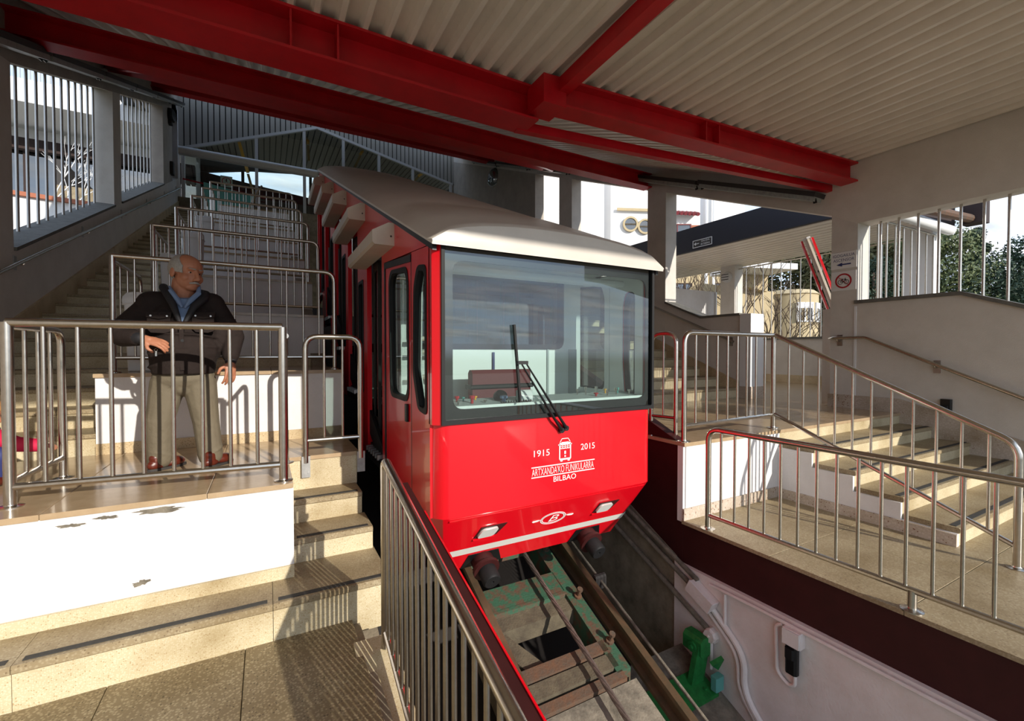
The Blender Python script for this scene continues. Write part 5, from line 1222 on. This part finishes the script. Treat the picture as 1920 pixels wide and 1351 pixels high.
cn = thing('canopy', 'dark navy fascia canopy with ribbed white soffit over the side passage', 'canopy', (11.6, 7, 2.75))
MB().box(10.22, 10.32, 4.2, 16, 2.76, 3.40).build('fascia', 'navy', cn)
k = 0; x = 10.32
while x < 13.35:
    MB().box(x, x + .118, 4.2, 16, 2.74 + (.012 if k % 2 else 0), 2.78).build('soffit_plank', 'sheet', cn, smooth=False); x += .125; k += 1
MB().box(10.3, 13.5, 4.2, 16, 2.80, 2.95).build('deck', 'dark', cn)
MB().box(13.35, 13.5, 4.2, 16, 2.76, 3.2).build('outer_fascia', 'navy', cn)
MB().hexa([(10.4, 3.95, 2.7), (13.0, 3.95, 2.7), (13.0, 4.2, 2.7), (10.4, 4.2, 2.7), (10.4, 3.95, 3.2), (13.0, 3.95, 3.2), (13.0, 4.2, 3.2), (10.4, 4.2, 3.2)]).build('end_fascia', 'brown_dark', cn)
MB().tube([(9.6, 3.9, 2.55), (12.6, 3.9, 2.55)], .10, 12).build('gutter', 'white', cn)
MB().tube([(10.6, 3.7, 2.66), (13.0, 3.7, 2.80)], .085, 10).build('drain_tube', 'rusty', cn)
MB().box(12.95, 13.3, 3.5, 3.85, 2.7, 3.25).build('verge_block', 'brown_dark', cn)
t = thing('sign', 'small dark exit arrow sign in a pale frame on the navy fascia', 'sign', (10.2, 8.1, 2.9))
MB().plate([(7.82, 2.82), (8.42, 2.82), (8.42, 3.02), (7.82, 3.02)], [(7.835, 2.835), (8.405, 2.835), (8.405, 3.005), (7.835, 3.005)], (10.205, 0, 0), EY, EZ, (.012, 0, 0)).build('frame', 'frame_grey', t)
MB().box(10.210, 10.217, 7.83, 8.41, 2.83, 3.01).build('board', 'dark', t)
lettering('SALIDA', t, 'frame_grey', (10.207, 8.02, 2.965), EYm, EZ, .26, .045); lettering('IRTEERA', t, 'frame_grey', (10.207, 8.02, 2.885), EYm, EZ, .28, .045)
MB().prism([(10.207, y, z) for y, z in ((8.38, 2.92), (8.32, 2.965), (8.32, 2.93), (8.22, 2.93), (8.22, 2.91), (8.32, 2.91), (8.32, 2.875))], (.002, 0, 0)).build('arrow', 'frame_grey', t)
t = thing('fence', 'barred fence on the outer wall of the side passage', 'fence', (13.1, 7, .42), 'passage fences')
MB().tube([(13.1, 4.4, 2.62), (13.1, 10, 2.62)], .02, 8).build('top_rail', 'steel', t)
y = 4.75
while y < 10: MB().tube([(13.1, y, .4), (13.1, y, 2.62)], .014, 6).build('bar', 'steel', t); y += .27
t = thing('fence', 'barred fence across the near end of the side passage, seen through the right opening', 'fence', (10.5, 4.05, .7), 'passage fences')
MB().tube([(8.25, 4.07, 2.42), (12.4, 4.07, 2.46)], .02, 8).build('top_rail', 'steel', t)
x = 8.9
while x < 12.3: MB().tube([(x, 4.07, .7), (x, 4.07, 2.44)], .016, 6).build('bar', 'steel', t); x += .34

# ------------------------------------------------------------------ buildings and trees outside
def house_window(parent, c, w_, h_, n, m='white', blind=0.0, name='window'):
    """window on a wall: c centre, n outward normal (horizontal)"""
    n = Vector(n).normalized(); r = V(0, 0, 1).cross(n); c = Vector(c)
    f = MB().plate([(-w_ / 2, -h_ / 2), (w_ / 2, -h_ / 2), (w_ / 2, h_ / 2), (-w_ / 2, h_ / 2)], [(-w_ / 2 + .06, -h_ / 2 + .06), (w_ / 2 - .06, -h_ / 2 + .06), (w_ / 2 - .06, h_ / 2 - .06), (-w_ / 2 + .06, h_ / 2 - .06)], c, r, EZ, n * .06)
    f.bar(c + n * .03 - EZ * h_ / 2, c + n * .03 + EZ * h_ / 2, .06, .05, r); f = f.build(name, m, parent)
    MB().prism([c + n * .012 + r * a * w_ / 2 + EZ * b_ * h_ / 2 for a, b_ in ((-.96, -.96), (.96, -.96), (.96, .96), (-.96, .96))], n * .01).build('pane', 'house_glass', f)
    if blind: MB().prism([c + n * .035 + r * a * w_ / 2 + EZ * b_ * h_ / 2 for a, b_ in ((-.94, 1 - 2 * blind), (.94, 1 - 2 * blind), (.94, .96), (-.94, .96))], n * .01).build('blind', 'white', f)
    return f
# cream house with a round tower
hs = thing('house', 'cream rendered house with a round bay tower beyond the passage fence', 'building', (20, 12, -4))
MB().lathe([(1.16, -5), (1.16, 1.70), (1.22, 1.73), (1.0, 1.92), (.1, 1.98)], (20.75, 11.9, .8), n=32).build('tower', 'cream_wall', hs)
MB().hexa([(16.3, 13.0, -4), (20.0, 11.65, -4), (20.6, 13.2, -4), (17.0, 14.2, -4), (16.3, 13.0, 2.95), (20.0, 11.65, 2.6), (20.6, 13.2, 2.6), (17.0, 14.2, 2.95)]).build('wall', 'cream_wall', hs)
for a_, w_, bl in ((-2.05, .72, .30), (-1.36, .52, .30)):
    n_ = V(math.cos(a_), math.sin(a_), 0); house_window(hs, V(20.75, 11.9, 1.72) + n_ * 1.13, w_, .84, n_, 'white', bl)
n_ = V(-.342, -.94, 0); house_window(hs, V(17.6, 12.53, 2.0) + n_ * .06, .6, 1.0, n_, 'brown_dark')
MB().hexa([(16.4, 11.0, 3.3), (18.6, 10.3, 3.3), (19.1, 12.3, 3.3), (17.0, 13.1, 3.3), (16.4, 11.0, 3.53), (18.6, 10.3, 3.53), (19.1, 12.3, 3.53), (17.0, 13.1, 3.53)]).build('balcony_slab', 'white_wall', hs)
MB().hexa([(17.2, 12.2, 2.9), (18.9, 11.7, 2.6), (19.1, 12.3, 2.6), (17.4, 12.9, 2.9), (17.2, 12.2, 3.3), (18.9, 11.7, 3.3), (19.1, 12.3, 3.3), (17.4, 12.9, 3.3)]).build('balcony_bracket', 'cream_wall', hs)
# white houses above the passage
hw = thing('house', 'white house with two round windows seen between the right pillars', 'building', (14, 15, 2))
MB().hexa([(13.55, 15.6, -3), (16.0, 14.27, -3), (17.4, 16.7, -3), (15.0, 18.3, -3), (13.55, 15.6, 9.5), (16.0, 14.27, 9.5), (17.4, 16.7, 9.5), (15.0, 18.3, 9.5)]).build('wall', 'white_wall', hw)
wn = V(-.475, -.88, 0).normalized(); wr_ = V(.88, -.475, 0).normalized()
for p in ((14.30, 15.17, 5.70), (14.88, 14.86, 5.60)):
    c = V(*p) + wn * .05
    f = MB(); n = 24; up_ = EZ
    ring = lambda rr, o: [c + wn * o + (wr_ * math.cos(2 * PI * i / n) + up_ * 1.0 * math.sin(2 * PI * i / n)) * rr for i in range(n)]
    vs = ring(.34, -.02) + ring(.34, .05) + ring(.26, .05) + ring(.26, -.02)
    f.add(vs, [(r_ * n + i, r_ * n + (i + 1) % n, (r_ + 1) * n + (i + 1) % n, (r_ + 1) * n + i) for r_ in range(3) for i in range(n)])
    f = f.build('round_window', 'cream_wall', hw)
    MB().prism(ring(.27, -.01), wn * .005).build('pane', 'house_glass', f); MB().bar(c - wr_ * .25 + wn * .01, c + wr_ * .25 + wn * .01, .03, .06).build('crossbar', 'timber', f)
MB().bar(V(13.75, 15.43, 6.35) + wn * .06, V(15.9, 14.27, 6.28) + wn * .06, .06, .12).build('conduit_cover', 'cream_wall', hw)
MB().tube([V(13.0, 15.7, 3), V(13.0, 15.7, 6.9), V(12.6, 15.9, 7.3)], .06, 8).build('downpipe', 'white', hw)
hb_ = thing('house', 'plain white sunlit house block just beyond the right wall', 'building', (11, 14.6, 0))
MB().hexa([(9.0, 14.4, -2), (11.9, 14.1, -2), (13.2, 19, -2), (10.5, 20, -2), (9.0, 14.4, 11), (11.9, 14.1, 11), (13.2, 19, 11), (10.5, 20, 11)]).build('wall', 'white_wall', hb_)
MB().bar((12.05, 14.9, 5.75), (12.5, 16.2, 5.9), .08, .10).build('ledge', 'cream_wall', hb_); MB().tube([(12.95, 17.5, -2), (12.95, 17.5, 8)], .05, 8).build('downpipe', 'white', hb_)
ha = thing('house', 'white house with a small red tiled awning over a maroon framed window', 'building', (19, 17, 2))
MB().hexa([(17.6, 18.4, -4), (22.9, 15.5, -4), (24.5, 18.5, -4), (20, 21, -4), (17.6, 18.4, 9.6), (22.9, 15.5, 9.6), (24.5, 18.5, 9.6), (20, 21, 9.6)]).build('wall', 'white_wall', ha)
an = V(-.48, -.877, 0).normalized(); ar_ = V(.877, -.48, 0).normalized()
MB().hexa([V(17.6, 18.4, -4) + an * .06, V(22.9, 15.5, -4) + an * .06, V(22.9, 15.5, -4), V(17.6, 18.4, -4), V(17.6, 18.4, 4.9) + an * .06, V(22.9, 15.5, 4.9) + an * .06, V(22.9, 15.5, 4.9), V(17.6, 18.4, 4.9)]).build('lower_storey', 'cream_wall', ha)
for q in (.45, .8): house_window(ha, lerp(V(17.6, 18.4, 3.0), V(22.9, 15.5, 3.0), q) + an * .08, .9, 1.5, an, 'brown_dark')
house_window(ha, V(19.66, 17.27, 6.45) + an * .06, 1.5, 1.0, an, 'seat_maroon')
aw = V(18.75, 17.77, 7.45)
for i in range(10):
    p = aw + ar_ * (.22 * i) + an * .55 - EZ * .012 * i
    MB().tube([p, p - an * .55 + EZ * .22], .10, 8).build('roof_tile', 'tile_red', ha)
MB().prism([V(20.1, 17.03, 6.9) + an * .02, V(20.75, 16.68, 6.9) + an * .02, V(20.75, 16.68, 6.3) + an * .02, V(20.4, 16.87, 6.3) + an * .02], an * .03).build('brick_patch', 'terracotta', ha)
MB().tube([V(21.0, 16.5, 2) + an * .12, V(21.0, 16.5, 9.5) + an * .12], .09, 10).build('downpipe', 'white', ha); MB().tube([V(21.35, 16.3, 2) + an * .12, V(21.35, 16.3, 9.5) + an * .12], .07, 10).build('downpipe', 'white', ha)
# building outside the left openings
hl = thing('house', 'white concrete building with a deep overhang outside the left barred openings', 'building', (-7, 25, 2))
MB().box(-16, -2.9, 24.6, 30, -2, 6.0).build('wall', 'white_wall', hl)
MB().box(-16, -2.9, 26.4, 30, 6, 10.6).build('upper_wall', 'white_wall', hl)
MB().box(-16, -2.9, 23.6, 27, 9.35, 10.2).build('overhang', 'white_wall', hl)
MB().box(-16, -2.9, 25.9, 26.2, 8.35, 8.8).build('dark_lintel', 'brown_dark', hl)
MB().box(-16, -2.9, 24.0, 24.1, 10.2, 10.28).build('terrace_rail', 'steel_dull', hl)
for i in range(40): MB().box(-14 + .28 * i, -13.97 + .28 * i, 24.0, 24.05, 10.2, 11.3).build('terrace_bar', 'steel_dull', hl)
MB().box(-16, -2.9, 26.3, 26.36, 6.0, 8.4).build('window_wall', 'house_glass', hl)
for i in range(5): MB().box(-14 + 2.6 * i, -13.9 + 2.6 * i, 26.2, 26.3, 6.0, 8.4).build('window_frame', 'brown_dark', hl)
lw_ = thing('garden_wall', 'low white sunlit garden wall with terracotta coping outside the left openings', 'wall', (-6, 15, 1))
MB().hexa([(-9, 15.4, -1), (-3.2, 15, -1), (-3.2, 15.2, -1), (-9, 15.6, -1), (-9, 15.4, 3.95), (-3.2, 15, 3.62), (-3.2, 15.2, 3.62), (-9, 15.6, 3.95)]).build('wall', 'white_wall', lw_)
MB().hexa([(-9, 15.3, 3.95), (-3.2, 14.9, 3.62), (-3.2, 15.3, 3.62), (-9, 15.7, 3.95), (-9, 15.3, 4.05), (-3.2, 14.9, 3.72), (-3.2, 15.3, 3.72), (-9, 15.7, 4.05)]).build('coping', 'terracotta', lw_)

def bare_tree(label, base, h, seed, m='bark', group='bare trees', levels=5, spread=.55):
    rnd = random.Random(seed); t = thing('bare_tree', label, 'tree', base, group); tr_ = MB(); tw = MB()
    def grow(p, d, L, r_, lev):
        q = p + d * L; mid = lerp(p, q, .5) + V(rnd.uniform(-1, 1), rnd.uniform(-1, 1), 0) * L * .06
        (tr_ if lev < 2 else tw).tube([p, mid, q], [r_, r_ * .85, r_ * .7], 6 if lev < 2 else 4, caps=False)
        if lev >= levels: return
        for _ in range(2 if lev == 0 else rnd.choice((2, 3))):
            nd = (d + V(rnd.uniform(-1, 1), rnd.uniform(-1, 1), rnd.uniform(-.25, .75)) * spread).normalized()
            grow(q, nd, L * rnd.uniform(.62, .85), r_ * .66, lev + 1)
    grow(Vector(base), V(rnd.uniform(-.1, .1), rnd.uniform(-.1, .1), 1), h * .27, h * .010, 0)
    tr_.build('trunk', m, t); o = tw.build('branches', m, t, kind='stuff')
    return t
for i, (b_, h_) in enumerate((((16.2, 11.0, -4.0), 8.4), ((17.3, 10.6, -4.0), 7.8), ((18.4, 10.0, -4.0), 7.4), ((15.7, 11.9, -4.0), 8.4))):
    bare_tree(f'bare leafless tree in front of the cream house, {("second", "third", "last", "first")[i]} from the bulkhead lamp column', b_, h_, 11 + i, levels=6)
bare_tree('pale bare sapling outside the left barred openings', (-5.4, 17.5, 2.0), 5.0, 5, 'frame_grey', levels=5)
bare_tree('dark bare bush outside the left barred openings', (-8.5, 21, 3.0), 5.2, 8, 'bark', levels=6, spread=.8)

def leafy(label, base, h, rad, seed, m='leaf_dark', conical=False, n=15000, leaf=.10, group='trees beyond the right wall'):
    rnd = random.Random(seed); t = thing('tree', label, 'tree', base, group); b0 = Vector(base)
    MB().tube([b0, b0 + V(.1, 0, h * .5), b0 + V(0, .1, h * .9)], [h * .022, h * .016, h * .006], 8).build('trunk', 'bark', t)
    lobes = []
    for i in range(26):
        z = rnd.uniform(.22, .97); rr = rad * ((1.08 - z) if conical else math.sqrt(max(.05, 1 - (2 * (z - .58)) ** 2)))
        a = rnd.uniform(0, 2 * PI); q = rnd.uniform(.2, .75)
        lobes.append((b0 + V(rr * q * math.cos(a), rr * q * math.sin(a), z * h), max(.35, rr * rnd.uniform(.35, .6))))
    f = MB(); vs = []; fs = []
    for i in range(n):
        c, r_ = lobes[i % len(lobes)]
        d = V(rnd.gauss(0, 1), rnd.gauss(0, 1), rnd.gauss(0, .8)).normalized(); p = c + d * r_ * rnd.uniform(.65, 1.05)
        u = V(rnd.gauss(0, 1), rnd.gauss(0, 1), rnd.gauss(0, 1)).normalized(); w_ = u.cross(d + V(.01, 0, .02)).normalized(); s_ = leaf * rnd.uniform(.6, 1.3)
        k0 = len(vs); vs += [p - u * s_, p + w_ * s_ * .45, p + u * s_, p - w_ * s_ * .45]; fs.append((k0, k0 + 1, k0 + 2, k0 + 3))
    f.add(vs, fs); f.build('foliage', m, t, smooth=False, kind='stuff')
    return t
leafy('tall olive green tree in the sunlight just right of the gutter', (33.0, 10.8, -4), 11.6, 2.7, 3, 'leaf_mid')
leafy('dark pine crown behind the second bar right of the gutter', (36.5, 10.3, -4), 11.9, 2.9, 4, 'leaf_dark', True)
leafy('dark evergreen at the far end of the parapet opening', (37.0, 8.4, -4), 10.0, 3.0, 5, 'leaf_dark')
leafy('low dark evergreen filling the bottom of the right opening', (35.0, 9.3, -4), 8.8, 3.0, 6, 'leaf_dark')
leafy('dark evergreen beside the frame edge in the right opening', (38.5, 6.8, -4), 9.4, 3.2, 12, 'leaf_dark')
leafy('dark green tree behind the bars of the passage end fence', (30.0, 12.4, -4), 9.4, 2.4, 7, 'leaf_dark')
for i, (x, y, h_, s_) in enumerate(((33.5, 21.5, 13.5, 21), (36.5, 18.5, 13.0, 22), (35, 15.0, 12.5, 23), (32.5, 26, 13.5, 24))):
    leafy(f'tall olive brown hedge tree behind the round tower, {("second", "third", "last", "first")[i]} from the white balcony', (x, y, -4), h_, 3.8, s_, 'leaf_olive', False, 15000, .20, 'olive trees behind the house')
